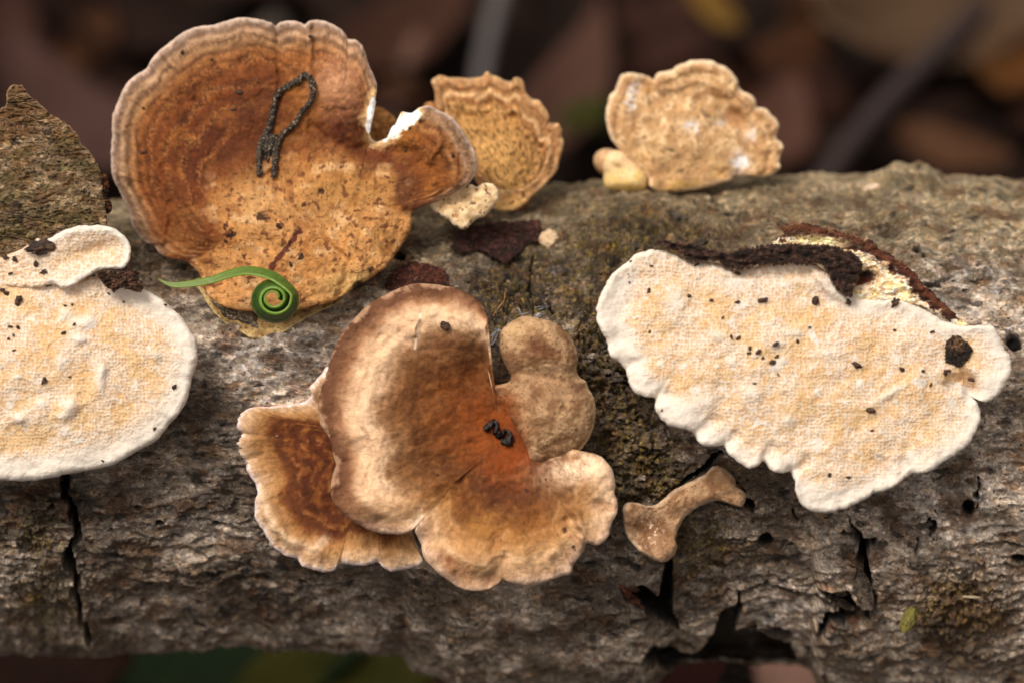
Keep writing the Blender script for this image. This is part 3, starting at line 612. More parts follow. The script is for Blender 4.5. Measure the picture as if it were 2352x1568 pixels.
def cen_paint(x,y,t,u,a,r):
    n1 = fbm(x/70.0,y/70.0,211.0,4); n2 = fbm(x/18.0,y/18.0,213.0,4); n3 = fbm(a/10.0,r/55.0,215.0,3)
    cr = np.clip(t+.05*n1+.02*n2+.012*n3,0,1)
    up = ramp(cr,[(0,rgb(158,70,12)),(.2,rgb(142,76,28)),(.36,rgb(146,84,36)),(.47,rgb(138,86,46)),(.56,rgb(152,104,64)),(.65,rgb(186,144,106)),(.73,rgb(230,196,164)),(.82,rgb(224,186,152)),(.88,rgb(182,134,98)),(.93,rgb(142,94,64)),(.975,rgb(132,86,58)),(1,rgb(182,144,116))])
    lo = ramp(cr,[(0,rgb(156,70,12)),(.2,rgb(140,66,16)),(.40,rgb(122,66,28)),(.52,rgb(156,92,36)),(.64,rgb(176,118,60)),(.76,rgb(196,148,98)),(.86,rgb(206,166,126)),(.93,rgb(200,160,126)),(1,rgb(206,178,158))])
    k = sm(-60,80,(y-1120)+0.55*(x-950)); c = mixc(up, lo, k)
    c = c*(.96+0.06*n3*sm(.15,.4,t)+0.12*n2+.06*n1)[...,None]
    zz = sm(.66,.5,t)*sm(.1,.25,t); c = mixc(c, rgb(186,130,74), sm(.1,.6,fbm(x/30.,y/30.,219.,4))*zz*.35); c = mixc(c, rgb(104,58,28), sm(.1,.6,fbm(x/36.,y/36.,221.,4))*zz*.35)
    W_ = lambda cx,cy,rx,ry,dg=0,kk=1.0: np.clip(kk*gauss(x+18*n1,y+18*n2,cx,cy,rx,ry,dg)*(1+.3*n2),0,1)
    c = mixc(c, rgb(168,100,36), W_(990,950,110,110,0,.25)); c = mixc(c, rgb(176,84,14), W_(1170,1060,85,60,35,.55)); c = mixc(c, rgb(168,86,24), W_(1110,980,80,70,30,.7)); c = mixc(c, rgb(118,64,30), W_(1130,1170,120,26,-15,.5)); c = mixc(c, rgb(130,74,30), W_(1130,930,40,25,30,.3))
    c = mixc(c, rgb(140,88,54), W_(1010,790,70,35,-10,.5)); c = mixc(c, rgb(154,108,66), W_(1290,1140,60,50,20,.65))
    c = mixc(c, rgb(206,150,80), W_(1110,1200,40,30,0,.5)); c = mixc(c, rgb(178,126,80), W_(1070,1300,50,35,10,.55)); c = mixc(c, rgb(150,92,56), W_(1040,1296,14,30,-20,.7))
    c = mixc(c, rgb(236,208,180), W_(1335,1075,80,34,-10,.95)); c = mixc(c, rgb(230,198,168), W_(1390,1150,24,70,0,.7)); c = mixc(c, rgb(166,116,82), W_(1385,1165,30,10,20,.6)); c = mixc(c, rgb(244,220,196), W_(955,1195,16,24,20,.7))
    c = mixc(c, rgb(150,106,78), W_(860,1205,90,10,12,.5)); c = mixc(c, rgb(120,58,20), W_(1190,1000,30,30,0,.5))
    c = mixc(c, rgb(240,222,204), sm(4,1,seg_dist(x,y,[(966,722),(958,760),(953,800)])[0])*.8)
    sp = sm(.50,.62,fbm(x/7.0,y/7.0,217.0,2)); c = mixc(c, rgb(110,74,50), sp*.35*sm(.9,.6,t))
    rg = (.5+.5*np.sin((u+10*n1+4*n2)/6.0))**2; c = mixc(c, rgb(104,60,28), rg*sm(90,130,u)*sm(.08,.2,t)*np.clip(.22+.4*n2+.2*n1,0,.5))
    uu = u+6*n1+3*n3
    for b0,bw,cc,kk in [(14,5,(150,104,76),.3),(62,5,(226,196,164),.35),(88,5,(170,122,84),.4),(112,6,(206,164,120),.35),(140,6,(124,76,40),.4),(175,7,(168,110,58),.35),(210,7,(110,60,26),.4)]:
        c = mixc(c, rgb(*cc), np.exp(-((uu-b0)/bw)**2)*kk*sm(.1,.3,t)*np.clip(.6+.9*fbm(a/60.,u/30.,221.,2),0,1))
    for cx,cy,rr in [(1296,1217,9),(1210,1126,7),(1006,1090,5),(1252,1100,4),(1318,1255,6),(1320,1262,4)]:
        c = mixc(c, rgb(84,54,38), sm(rr,rr*.5,np.hypot(x-cx+4*n2,y-cy))*.8)
    return c
cen = empty('bracket_fungus', P(1170,980,540), 'brown and cream fan shaped bracket in the centre, fused with a tan double knob', 'bracket fungus')
cap('cap', CEN, [(1120,950),(1165,985),(1200,1020)], cen_h, cen_paint, M_VELVET2, cen, n=940, m=200, rimw=12, rimh=12, th_rim=12, th_base=150, frill=1.3, frillw=50, jag=1.0, sig=60)
DBL = [(1135,893),(1142,884),(1157,882),(1170,874),(1174,862),(1167,848),(1153,823),(1147,796),(1148,766),(1164,746),(1190,730),(1207,726),(1231,730),(1268,739),(1301,762),(1321,793),(1328,823),(1324,846),(1332,866),(1347,876),(1353,893),(1366,917),(1368,951),(1360,991),(1338,1028),(1308,1050),(1270,1062),(1238,1068),(1217,1058),(1208,1030),(1190,990),(1160,940)]
def dbl_h(x,y):
    return 650 + relief(x,y,[(1235,800,75,62,20,46),(1275,950,85,90,0,58),(1165,920,50,40,30,-6),(1240,868,70,16,12,-10),(1330,880,30,30,0,-14)]) + 4*fbm(x/40.,y/40.,301.,3)+1.3*perlin(x/9.,y/9.,5.)
def dbl_paint(x,y,t,u,a,r):
    n1 = fbm(x/40.,y/40.,311.,4); n2 = fbm(x/11.,y/11.,313.,3)
    c = mixc(rgb(192,156,120), rgb(156,116,82), sm(-.4,.45,n1+.3*n2))
    W_ = lambda cx,cy,rx,ry,dg=0,kk=1.0: np.clip(kk*gauss(x+10*n1,y+10*n2,cx,cy,rx,ry,dg),0,1)
    c = mixc(c, rgb(124,76,44), W_(1238,800,44,20,20,1.0)); c = mixc(c, rgb(136,84,46), W_(1250,812,18,14,0,.5)); c = mixc(c, rgb(138,96,64), W_(1250,900,50,40,0,.5)); c = mixc(c, rgb(110,72,54), W_(1330,895,16,20,0,.6))
    c = mixc(c, rgb(168,92,36), W_(1165,930,26,44,-25,.9)); c = mixc(c, rgb(190,110,60), W_(1196,1010,16,40,0,.6)); c = mixc(c, rgb(204,172,128), W_(1190,760,50,26,-30,.5))
    c = mixc(c, rgb(222,194,156), sm(9,2,u)*sm(1290,1340,x)*.8)
    c = mixc(c, rgb(90,60,44), sm(.48,.6,fbm(x/6.,y/6.,317.,2))*.55)
    return c
tag(cap('lobe', DBL, [(1225,810),(1262,945)], dbl_h, dbl_paint, M_TAN, cen, n=520, m=110, rimw=34, rimh=40, th_rim=8, th_base=150, jag=.8, frill=1.0, sig=50), 'tan double knob lobe')

# ------------------------------------------------------------------ 3 lower left rusty bracket tucked behind the centre one
LOW = [(760,840,.4),(740,856,.9),(722,876),(712,890),(715,907),(702,920),(672,927),(621,932),(578,934),(556,945),(545,965),(544,982),(551,994),(543,1008),(543,1030),(549,1044),(561,1061),(569,1086),(584,1107),(591,1132),(585,1148),(586,1189),(605,1219),(628,1256),(658,1276),(680,1281),(695,1300),(715,1306),(739,1313),(766,1310),(780,1296),(800,1296),(828,1299),(850,1295),(868,1291),(882,1303),(898,1312),(922,1308),(950,1302),(972,1291),(967,1273,.9),(950,1200,.2),(980,1080,0),(900,900,0),(820,850,.1)]
def low_h(x,y):
    h = 590 - 0.10*(930-x) + relief(x,y,[(640,1050,60,120,-15,-14),(640,1200,60,60,0,20),(760,1270,70,30,10,18),(880,1270,60,26,0,14),(580,990,40,50,0,14),(700,1100,90,90,0,14),(720,900,20,30,0,12)])
    for pts,w,hh in [([(600,1140),(625,1200),(660,1235),(700,1250),(740,1260)],9,10),([(650,1270),(640,1230)],6,-7),([(690,1300),(700,1250)],6,-8),([(745,1310),(745,1250)],7,-6),([(870,1290),(850,1250)],6,-8),([(595,1150),(640,1130)],6,6),([(560,1060),(600,1040)],6,-5)]:
        h = h + crease(x,y,pts,w,hh)
    return h + 4*fbm(x/50.,y/50.,401.,3)
def low_paint(x,y,t,u,a,r):
    n1 = fbm(x/60.,y/60.,411.,4); n2 = fbm(x/15.,y/15.,413.,4); n3 = fbm(a/8.,r/50.,415.,3)
    w = u*(1+.25*n1)+10*n3
    c = ramp(w,[(0,rgb(222,202,190)),(12,rgb(206,168,132)),(40,rgb(188,138,88)),(62,rgb(176,122,70)),(80,rgb(140,78,32)),(110,rgb(122,56,14)),(200,rgb(130,60,14)),(300,rgb(112,52,14))])
    c = c*(1+.2*n3*sm(50,90,u)+.14*n2)[...,None]
    band = 0.5+.5*np.sin(u/6.5+1.1*n1+.9*n2); c = mixc(c, rgb(84,40,12), band*sm(70,100,u)*np.clip(.35+.5*n2,0,1)); c = mixc(c, rgb(186,126,64), (1-band)**3*sm(60,90,u)*np.clip(.25+.5*n2,0,1))
    c = mixc(c, rgb(170,100,40), sm(.1,.7,fbm(x/34.,y/34.,419.,3))*sm(80,130,u)*.5)
    c = mixc(c, rgb(228,196,162), np.exp(-((seg_dist(x+8*n2,y,[(600,1140),(625,1200),(660,1240),(720,1262),(745,1240)])[0])/12)**2)*.6)
    c = mixc(c, rgb(228,200,192), sm(10,3,u+5*n2)*.7)
    return c
o = cap('bracket_fungus', LOW, [(800,1000),(860,1080)], low_h, low_paint, M_VELVET, None, n=620, m=140, rimw=12, rimh=12, th_rim=10, th_base=120, frill=1.2, frillw=40, jag=1.6, sig=80)
tag(o, 'rusty orange bracket with pale wavy rim, tucked under the left of the centre bracket', 'bracket fungus')

# ------------------------------------------------------------------ 4 right white bracket, pores up, with bark strip and torn base
RW = [(1442,601),(1456,585),(1480,577),(1503,573),(1540,578,.3),(1580,596,0),(1645,604,0),(1690,620,0),(1760,608,0),(1850,602,0),(1900,625,0),(1940,670,0),(1990,686,0),(2060,688,0),(2110,705,0),(2165,735,.1),(2215,748,.5),(2250,747),(2280,750),(2294,769),(2307,799),(2320,818),(2324,838),(2319,863),(2300,897),(2283,914),(2267,922),(2250,918),(2240,905),(2232,890),(2229,900),(2240,917),(2251,937),(2251,967),(2236,1001),(2224,1020),(2205,1034),(2186,1050),(2163,1062),(2143,1078),(2126,1085),(2108,1086),(2092,1087),(2080,1097),(2058,1114),(2031,1128),(2010,1132),(1988,1145),(1964,1158),(1940,1168),(1904,1177),(1864,1172),(1840,1156),(1828,1135),(1826,1112),(1820,1090),(1810,1083),(1786,1086),(1768,1076),(1758,1062),(1748,1060),(1740,1070),(1722,1075),(1705,1068),(1690,1056),(1672,1040),(1662,1024),(1650,1024),(1618,1024),(1603,1013),(1596,998),(1585,990),(1560,984),(1533,974),(1513,955),(1504,935),(1504,915),(1483,911),(1460,902),(1447,885),(1441,866),(1434,845),(1420,830),(1402,816),(1396,800),(1393,782),(1380,760),(1372,742),(1370,722),(1372,698),(1380,676),(1392,652),(1405,631),(1425,614)]
RWB = [(1550,690,26,40,10,8),(1650,770,20,14,0,7),(1830,765,22,14,0,6),(1900,810,18,12,0,6),(1730,900,26,20,0,6),(1810,965,20,14,0,6),(2050,900,40,10,-30,7),(1565,950,46,36,-30,16),(1620,920,26,22,0,9),(1790,790,12,8,0,6),(1680,830,12,12,0,7),(2060,830,14,10,0,5)]
def rw_h(x,y):
    h = 690 - 0.05*(x-1850) + 0.015*(y-850) + relief(x,y,[(1800,850,330,180,15,26),(1960,700,120,30,10,-8),(1430,720,40,90,0,-10),(1850,1080,120,60,0,10),(2270,850,50,60,0,8)]) + 0.7*relief(x,y,RWB)
    h = h + crease(x,y,[(2228,880),(2210,870),(2190,878)],10,-26) + crease(x,y,[(2232,890),(2225,905)],8,-18)
    for pts,w,hh in [([(1505,915),(1535,905)],8,-16),([(1598,1000),(1640,965)],8,-12),([(1662,1028),(1690,1000)],8,-12),([(1756,1062),(1772,1030)],8,-14),([(1820,1086),(1850,1060)],9,-16),([(1395,790),(1425,778)],9,-8),([(1436,846),(1462,830)],8,-10),([(2092,1088),(2075,1060)],7,-8),([(2130,890),(2145,960),(2160,1000)],10,-5),([(1885,640),(1905,665),(1940,690)],9,14),([(1700,625),(1760,640),(1840,625)],10,-8),([(2060,1080),(2040,1050),(2000,1030)],6,5)]:
        h = h + crease(x,y,pts,w,hh)
    return h + 6*fbm(x/90.,y/90.,501.,3) + 1.3*fbm(x/20.,y/20.,503.,3)
def rw_mask(x,y,t,u):
    n = fbm(x/45.,y/45.,511.,4); n2 = fbm(x/16.,y/16.,513.,3)
    m = sm(8,62,u*(1+0*n)+16*n2 - 38*gauss(x,y,1420,760,90,160) - 40*gauss(x,y,1560,960,70,60)-30*gauss(x,y,1880,1130,90,50)-20*gauss(x,y,2260,880,60,60)+30*(y<640))
    m = m*(1-sm(.42,.75,n+.4*n2)*.95)
    for b in RWB: m = m*(1-.85*gauss(x,y,b[0],b[1],b[2]*.9,b[3]*.9,b[4]))
    return np.clip(m,0,1)
def pore_paint(sd, ctr):
    def f(x,y,t,u,a,r):
        n1 = fbm(x/70.,y/70.,sd+1.,4); n2 = fbm(x/22.,y/22.,sd+3.,3)
        c = mixc(rgb(240,225,210), rgb(238,214,188), sm(-.4,.4,n1+.3*n2)*sm(20,90,u))
        c = mixc(c, rgb(244,210,158), sm(.0,.7,n1+.4*n2+ctr(x,y))*sm(30,90,u)*.55)
        c = mixc(c, rgb(228,204,180), sm(.2,.6,n2)*.3); c = mixc(c, rgb(236,190,128), sm(.25,.6,fbm(x/13.,y/13.,sd+7.,3)+.3*n1)*sm(40,90,u)*.35); c = mixc(c, rgb(236,216,196), np.clip(.5*fbm(x/12.,y/12.,sd+9.,3),0,.4)*sm(40,10,u))
        return c
    return f
def rw_ctr(x,y): return .35*gauss(x,y,1800,800,260,120,15)
rwp0 = pore_paint(520, rw_ctr)
def rw_paint(x,y,t,u,a,r):
    c = rwp0(x,y,t,u,a,r); n = fbm(x/8.,y/8.,5.,3)
    c = mixc(c, rgb(208,170,134), np.clip(gauss(x+8*n,y+8*n,1400,722,7,14,50)*.8,0,1))
    c = mixc(c, rgb(214,190,168), gauss(x,y,2218,882,12,12)*.7)
    return c
rw = empty('bracket_fungus', P(1960,650,560), 'big white bracket, pores out, on the right, dark bark along its upper edge', 'bracket fungus')
cap('pore_surface', RW, [(1560,740),(1700,780),(1840,810),(1980,840),(2120,860)], rw_h, rw_paint, M_PORE, rw, n=1000, m=210, rimw=15, rimh=15, th_rim=14, th_base=140, frill=1.1, frillw=26, jag=2.2, sig=60, mask=rw_mask, under=(240,225,205), curl=7, curlw=26)
STRIP = [(1501,556),(1530,552),(1568,557),(1608,563),(1640,574),(1669,580),(1700,572),(1729,567),(1770,562),(1803,560),(1870,563),(1930,570),(1964,584),(1981,605),(1977,631),(1963,662),(1954,684),(1931,672),(1911,648),(1897,620),(1880,606),(1853,609),(1803,606),(1736,611),(1709,619),(1686,622),(1660,610),(1645,601),(1612,600),(1578,599),(1562,580),(1530,568)]
def rough_h(base, amp=6, s=22., sd=0., gx=0., gy=0., x0=0., y0=0., extra=None):
    def f(x,y):
        h = base + gx*(x-x0)+gy*(y-y0) + amp*fbm(x/s,y/(s*.6),sd+600.,4) + amp*.8*(1-2*np.abs(perlin(x/(s*1.6),y/(s*.5),sd+610.)))
        if extra: h = h + extra(x,y)
        return h
    return f
cap('bark_strip', STRIP, [(1560,575),(1640,588),(1700,598),(1760,586),(1840,584),(1900,592),(1950,622)], rough_h(716,7,24,1,-.02,0,1700,0), plain_paint((74,50,40),(116,82,66),(36,24,20),16,3,((136,98,72),5,.6)), M_BARKD, rw, n=560, m=26, rimw=8, rimh=10, th_rim=10, th_base=50, jag=5.5, jags=6, sig=25)
TORN = [(1772,561),(1782,548),(1800,537),(1792,524),(1837,515),(1870,518),(1904,526),(1940,534),(1971,546),(1998,548),(2008,560),(2018,571),(2042,584),(2065,598),(2088,614),(2105,631),(2122,655),(2140,668),(2156,685),(2183,709),(2206,736),(2226,747),(2195,745),(2156,724),(2105,700),(2038,690),(1990,692),(1954,686),(1960,640),(1975,600),(1940,572),(1870,566),(1810,566)]
def torn_h(x,y):
    return 676 + 0.06*(y-600) - .05*(x-1900)+ relief(x,y,[(1900,545,90,14,8,12),(1985,635,24,20,0,-10),(2050,620,60,26,40,10),(2030,660,40,14,0,6),(1870,552,50,8,5,-8)]) + 8*fbm(x/30.,y/18.,621.,4)
def torn_paint(x,y,t,u,a,r):
    n1 = fbm(x/24.,y/18.,631.,4); n2 = fbm(x/7.,y/7.,633.,3)
    ed = seg_dist(x,y,[(1790,530),(1837,522),(1904,534),(1971,552),(2018,580),(2065,606),(2105,640),(2125,670),(2160,700),(2180,715)])[0]
    c = mixc(rgb(238,204,150), rgb(252,240,222), sm(-.2,.4,n1+.3*n2)); c = mixc(c, rgb(206,146,70), sm(.1,.5,n1*.8-.2*n2)*.7)
    c = mixc(c, rgb(92,48,30), sm(30,16,ed+22*n1+8*n2)); c = mixc(c, rgb(140,78,50), sm(10,3,ed+6*n2)*.6)
    c = mixc(c, rgb(118,54,22), np.clip(gauss(x+8*n2,y+8*n1,1984,640,30,16,-15)*1.5,0,1)); c = mixc(c, rgb(60,34,24), np.clip(gauss(x+5*n2,y,1992,628,14,12)*1.3,0,1))
    c = mixc(c, rgb(246,220,172), np.clip(gauss(x+8*n2,y+4*n1,1880,553,50,9,6)*1.6,0,1)); c = mixc(c, rgb(70,40,28), sm(.45,.7,n2+.3*n1)*.8)
    return c
tag(cap('torn_base', TORN, [(1830,545),(1900,555),(1980,610),(2040,645),(2110,690),(2170,722)], torn_h, torn_paint, M_TAN, rw, n=520, m=50, rimw=8, rimh=10, th_rim=12, th_base=90, jag=4.5, jags=8, sig=30, smooth=True), 'torn cream and rust flesh edged with brown bark')

# ------------------------------------------------------------------ 5 left white bracket with its ear lobe
LW = [(121,640,0),(215,636,0),(270,646,.4),(329,664),(356,678),(378,692),(396,709),(412,722),(423,736),(440,762),(449,778),(453,797),(454,823),(447,850),(440,872),(437,890),(430,917),(418,940),(406,957),(392,970),(380,987),(363,1008),(345,1020),(329,1028),(304,1042),(262,1066),(232,1074),(202,1080),(151,1088),(118,1097),(67,1103),(34,1104),(0,1101),(-80,1090),(-170,1040),(-240,950),(-260,820),(-210,690),(-120,610,0),(0,590,0)]
LWB = [(160,940,19,26,10,26),(45,962,18,12,0,18),(230,870,14,34,0,15),(236,850,10,12,0,10),(183,740,30,16,0,10),(210,735,14,14,0,9),(178,775,20,10,0,9),(150,720,16,14,0,6),(185,782,14,10,0,8),(360,815,16,12,0,8),(140,955,12,10,0,8),(150,990,12,12,0,8),(95,925,14,12,0,7),(140,830,14,20,0,5),(40,865,12,9,0,5)]
def lw_h(x,y):
    h = 650 + relief(x,y,[(80,860,300,190,0,40),(300,700,80,40,30,-10),(120,900,150,30,-20,-7)]) + 0.6*relief(x,y,LWB)
    return h + 5*fbm(x/90.,y/90.,701.,3)+1.2*fbm(x/20.,y/20.,703.,3)
def lw_mask(x,y,t,u):
    n = fbm(x/45.,y/45.,711.,4); n2 = fbm(x/16.,y/16.,713.,3)
    m = sm(20,80,u+14*n2+60*(y<700)*(x<250)-16*gauss(x,y,100,1090,200,40))
    m = m*(1-sm(.5,.85,n+.4*n2)*.9)
    for b in LWB: m = m*(1-.95*gauss(x,y,b[0],b[1],b[2]*.9,b[3]*.9,b[4]))
    return np.clip(m,0,1)
lw = empty('bracket_fungus', P(60,640,560), 'round white bracket cut by the left edge, pores out, with an ear shaped upper lobe', 'bracket fungus')
cap('pore_surface', LW, [(40,800),(150,830)], lw_h, pore_paint(720, lambda x,y:.3*gauss(x,y,60,850,260,180)), M_PORE, lw, n=800, m=230, rimw=15, rimh=17, th_rim=22, th_base=120, frill=2.0, frillw=40, jag=1.2, sig=120, mask=lw_mask, under=(240,225,205))
EAR = [(0,593),(25,582),(50,571),(75,556),(87,548),(100,552),(120,544),(144,531),(181,519),(215,518),(242,519),(265,527),(285,541),(297,558),(301,581),(296,601),(282,617),(258,618),(228,621),(202,635),(185,646),(168,656),(144,662),(121,654),(80,660),(20,660),(-60,655),(-60,610)]
def ear_h(x,y):
    h = 688 + 0.20*(x-150)*(x<150) + relief(x,y,[(230,575,50,22,-10,-20),(160,600,50,24,-20,-8)]) + 2.6*fbm(x/18.,y/18.,721.,3)
    return h
def ear_mask(x,y,t,u):
    n2 = fbm(x/16.,y/16.,733.,3); return np.clip(sm(8,22,u+6*n2+40*(x<110)),0,1)
tag(cap('lobe', EAR, [(20,622),(120,600),(180,590),(240,570)], ear_h, pore_paint(740, lambda x,y:.5*gauss(x,y,200,580,120,50)), M_PORE, lw, n=480, m=80, rimw=14, rimh=16, th_rim=12, th_base=50, frill=1.5, frillw=30, jag=1.5, sig=40, mask=ear_mask, under=(240,222,196), curl=9, curlw=12), 'ear shaped white lobe')

# ------------------------------------------------------------------ 6 bark slab upper left
SLAB = [(-90,240),(-30,250),(0,249),(16,236),(15,214),(22,200),(37,195),(51,197),(60,208),(67,218),(91,238),(105,252),(118,265),(138,274),(155,286),(170,300),(181,312),(185,329),(197,340),(208,353),(219,370),(228,386),(234,403),(236,420),(238,437),(240,457),(242,477),(246,500),(246,520),(240,535),(200,560),(100,600),(0,640),(-90,640)]
def slab_h(x,y):
    q = fbm(x/120.,y/30.,803.,3)*2.6; st = q-np.floor(q)
    return 590+0.10*(y-400)+relief(x,y,[(60,420,160,160,0,26)])+5*fbm(x/26.,y/14.,801.,4)+6*sm(0,.15,st)*(1-st)+2.5*fbm(x/9.,y/6.,805.,3)
def slab_paint(x,y,t,u,a,r):
    n1 = fbm(x/70.,y/30.,811.,4); n2 = fbm(x/18.,y/9.,813.,4)
    c = mixc(rgb(150,118,80), rgb(190,162,126), sm(-.4,.5,n1+.4*n2)); c = mixc(c, rgb(134,122,70), sm(-.1,.5,fbm(x/60.,y/40.,815.,3)+.3*n2)*.6)
    c = mixc(c, rgb(168,116,66), sm(420,220,y+40*n1)*.5); c = mixc(c, rgb(78,58,40), sm(.25,.6,n2)*.65); c = mixc(c, rgb(196,160,124), sm(6,1,u)*.6)
    return c
sl = empty('bark_slab', P(40,560,560), 'tall pointed slab of olive brown bark standing at the upper left edge', 'bark piece')
cap('bark', SLAB, [(40,520),(60,260)], slab_h, slab_paint, mat_bark('slab_bark_skin', sx=0.5, contrast=.8, bstr=.9, gain=1.7), sl, n=620, m=130, rimw=6, rimh=8, th_rim=14, th_base=60, jag=3, jags=9, sig=80)
CHAR = [(232,393),(240,392),(247,405),(251,428),(249,452),(256,468),(256,482),(252,490),(243,488),(236,476),(233,455),(236,435),(234,415)]
tag(cap('charred_rim', CHAR, [(241,415),(243,465)], rough_h(600,5,9,7), plain_paint((40,26,20),(150,84,36),(22,14,12),16,9), M_BARKD, sl, n=200, m=16, rimw=4, rimh=6, th_rim=6, th_base=20, jag=3, jags=6, sig=15), 'blackened and orange splintered rim')

# ------------------------------------------------------------------ 7 fungi on the far side of the log
RUF = [(1096,420,0),(1050,360,.3),(1030,300,.6),(1012,262),(1000,236),(999,215),(991,188),(1000,178),(1012,173),(1030,178),(1046,178),(1075,180),(1106,176),(1114,167),(1121,165),(1130,173),(1140,175),(1157,184),(1172,188),(1180,181),(1189,178),(1200,184),(1204,198),(1209,215),(1224,228),(1238,232),(1248,245),(1260,262),(1262,280),(1272,284),(1283,285),(1291,299),(1290,312),(1295,329),(1288,359),(1278,393),(1254,423),(1227,447,.8),(1195,478,.2),(1153,486,0),(1120,470,0)]
def scaled(pts,bx,by,k): return [(bx+(p[0]-bx)*k,by+(p[1]-by)*k) for p in pts]
def ruf_h(x,y):
    ex = sum(crease(x,y,scaled(RUF[4:35],1165,440,k),4.5,hh) for k,hh in ((.93,5),(.87,-5),(.72,6),(.66,-5),(.55,4)))
    R_ = [(1030,245),(1100,215),(1160,228),(1210,275),(1245,325),(1262,380)]
    return 235+.12*(y-300)+relief(x,y,[(1150,380,110,100,30,40),(1160,340,60,60,0,12)])+crease(x,y,R_,9,8)+crease(x,y,[(1040,262),(1100,235),(1155,248),(1200,290),(1236,340),(1245,400)],7,-6)+ex+4*fbm(x/34.,y/34.,901.,3)
def ruf_paint(x,y,t,u,a,r):
    n1 = fbm(x/40.,y/40.,911.,4); n2 = fbm(x/12.,y/12.,913.,4); n3 = fbm(a/7.,r/40.,915.,3)
    w = u+8*n1
    c = ramp(w,[(0,rgb(206,164,118)),(14,rgb(186,136,88)),(34,rgb(176,124,76)),(46,rgb(214,172,122)),(56,rgb(168,108,60)),(74,rgb(202,152,92)),(100,rgb(190,138,78)),(170,rgb(204,154,90))])
    c = c*(1+.3*n3+.2*n2)[...,None]
    c = mixc(c, rgb(104,60,28), sm(.1,.45,fbm((x+y)/16.,(x-y*.6)/7.,917.,3))*sm(45,70,u)*.75); c = mixc(c, rgb(222,176,104), sm(430,470,y)*.5)
    return c
o = cap('bracket_fungus', RUF, [(1150,430),(1180,440)], ruf_h, ruf_paint, M_RUFF, None, n=560, m=120, rimw=8, rimh=8, th_rim=8, th_base=100, frill=.8, frillw=24, jag=1.0, jags=15, sig=60)
tag(o, 'ochre bracket with a ruffled double rim, behind the log right of the largest bracket', 'bracket fungus')
NUB = [(975,262),(972,243),(982,236),(996,234),(1008,240),(1016,262),(1010,290),(985,295)]
o = cap('bracket_fungus', NUB, [(995,262)], lambda x,y: 215+8*gauss(x,y,995,262,20,20)+3*fbm(x/12.,y/12.,3.,3), plain_paint((196,140,84),(170,110,60),(120,70,34),16,13), M_RUFF, None, n=160, m=30, rimw=9, rimh=9, th_rim=8, th_base=24, jag=1.5)
tag(o, 'tiny brown bracket nub peeping out left of the ruffled bracket', 'bracket fungus')
ORA = [(845,262),(856,250),(870,247),(886,254),(900,264),(913,281),(918,310),(905,345),(880,362),(850,358),(832,330),(828,290)]
def ora_paint(x,y,t,u,a,r):
    n1 = fbm(x/14.,y/14.,941.,4); c = mixc(rgb(178,118,60), rgb(204,146,84), sm(-.3,.4,n1)); return mixc(c, rgb(112,60,26), sm(.25,.6,fbm(x/7.,y/7.,943.,3))*.8)
o = cap('bracket_fungus', ORA, [(872,310)], lambda x,y: 250+20*gauss(x,y,872,305,40,50)+3*fbm(x/12.,y/12.,3.,3), ora_paint, M_RUFF, None, n=200, m=50, rimw=12, rimh=12, th_rim=10, th_base=60, jag=1)
tag(o, 'small orange brown bracket seen through the bitten notch', 'bracket fungus')
SMC = [(986,468,.6),(1000,460),(1016,453),(1040,446),(1059,437),(1072,428),(1082,424),(1093,428),(1103,425),(1113,420),(1133,423),(1143,436),(1146,448),(1143,462),(1130,480),(1113,497),(1100,502),(1090,508),(1073,524),(1060,527),(1046,521),(1032,508),(1016,499),(1002,490),(990,478)]
def smc_paint(x,y,t,u,a,r):
    n1 = fbm(x/22.,y/22.,951.,4); c = mixc(rgb(200,164,118), rgb(222,192,150), sm(-.3,.3,n1)); c = mixc(c, rgb(230,206,170), sm(14,3,u)*.8)
    c = mixc(c, rgb(186,116,58), sm(8,4,np.hypot(x-1048,y-497+3*n1))*.8); return mixc(c, rgb(120,82,54), sm(.36,.6,fbm(x/11.,y/11.,953.,3))*.8)
o = cap('bracket_fungus', SMC, [(1050,480),(1100,460)], lambda x,y: 430+relief(x,y,[(1115,450,30,26,0,10),(1050,490,40,26,0,12)])+1.5*fbm(x/22.,y/22.,3.,2), smc_paint, M_KNOB, None, n=320, m=60, rimw=12, rimh=14, th_rim=10, th_base=200, jag=1.4, frill=1.5, frillw=20)
tag(o, 'small cream bracket below the right lobe of the largest bracket', 'bracket fungus')
CRM = [(1486,405,0),(1456,373,.4),(1432,352),(1415,336),(1402,316),(1395,296),(1391,275),(1392,255),(1396,238),(1399,222),(1408,212),(1415,202),(1420,186),(1426,173),(1440,168),(1455,168),(1486,175),(1500,184),(1507,172),(1518,166),(1543,161),(1556,150),(1570,146),(1588,139),(1618,138),(1636,140),(1652,148),(1668,155),(1682,168),(1694,185),(1697,200),(1706,211),(1719,215),(1734,228),(1738,246),(1750,248),(1762,252),(1773,265),(1784,276),(1789,291),(1783,306),(1784,320),(1794,328),(1799,341),(1792,358),(1789,372),(1793,386),(1776,400),(1749,406),(1709,405,.5),(1669,417,0),(1618,432,0),(1568,440,0),(1520,440,0),(1494,430,0)]
def crm_h(x,y):
    ex = sum(crease(x,y,scaled(CRM[5:48],1590,400,k),5,hh) for k,hh in ((.93,4),(.87,-4),(.80,3)))
    return 190+.06*(y-300)+relief(x,y,[(1590,330,110,80,0,26),(1570,210,60,26,0,8),(1450,240,26,60,10,12),(1680,290,40,36,0,-14),(1460,210,20,30,0,-10)])+crease(x,y,[(1495,185),(1500,230),(1540,215),(1600,205),(1650,235),(1700,280),(1725,340)],11,-16)+ex+crease(x,y,[(1470,300),(1450,250),(1465,215)],7,-12)+8*fbm(x/50.,y/50.,1001.,2)+.6*fbm(x/10.,y/10.,1003.,2)
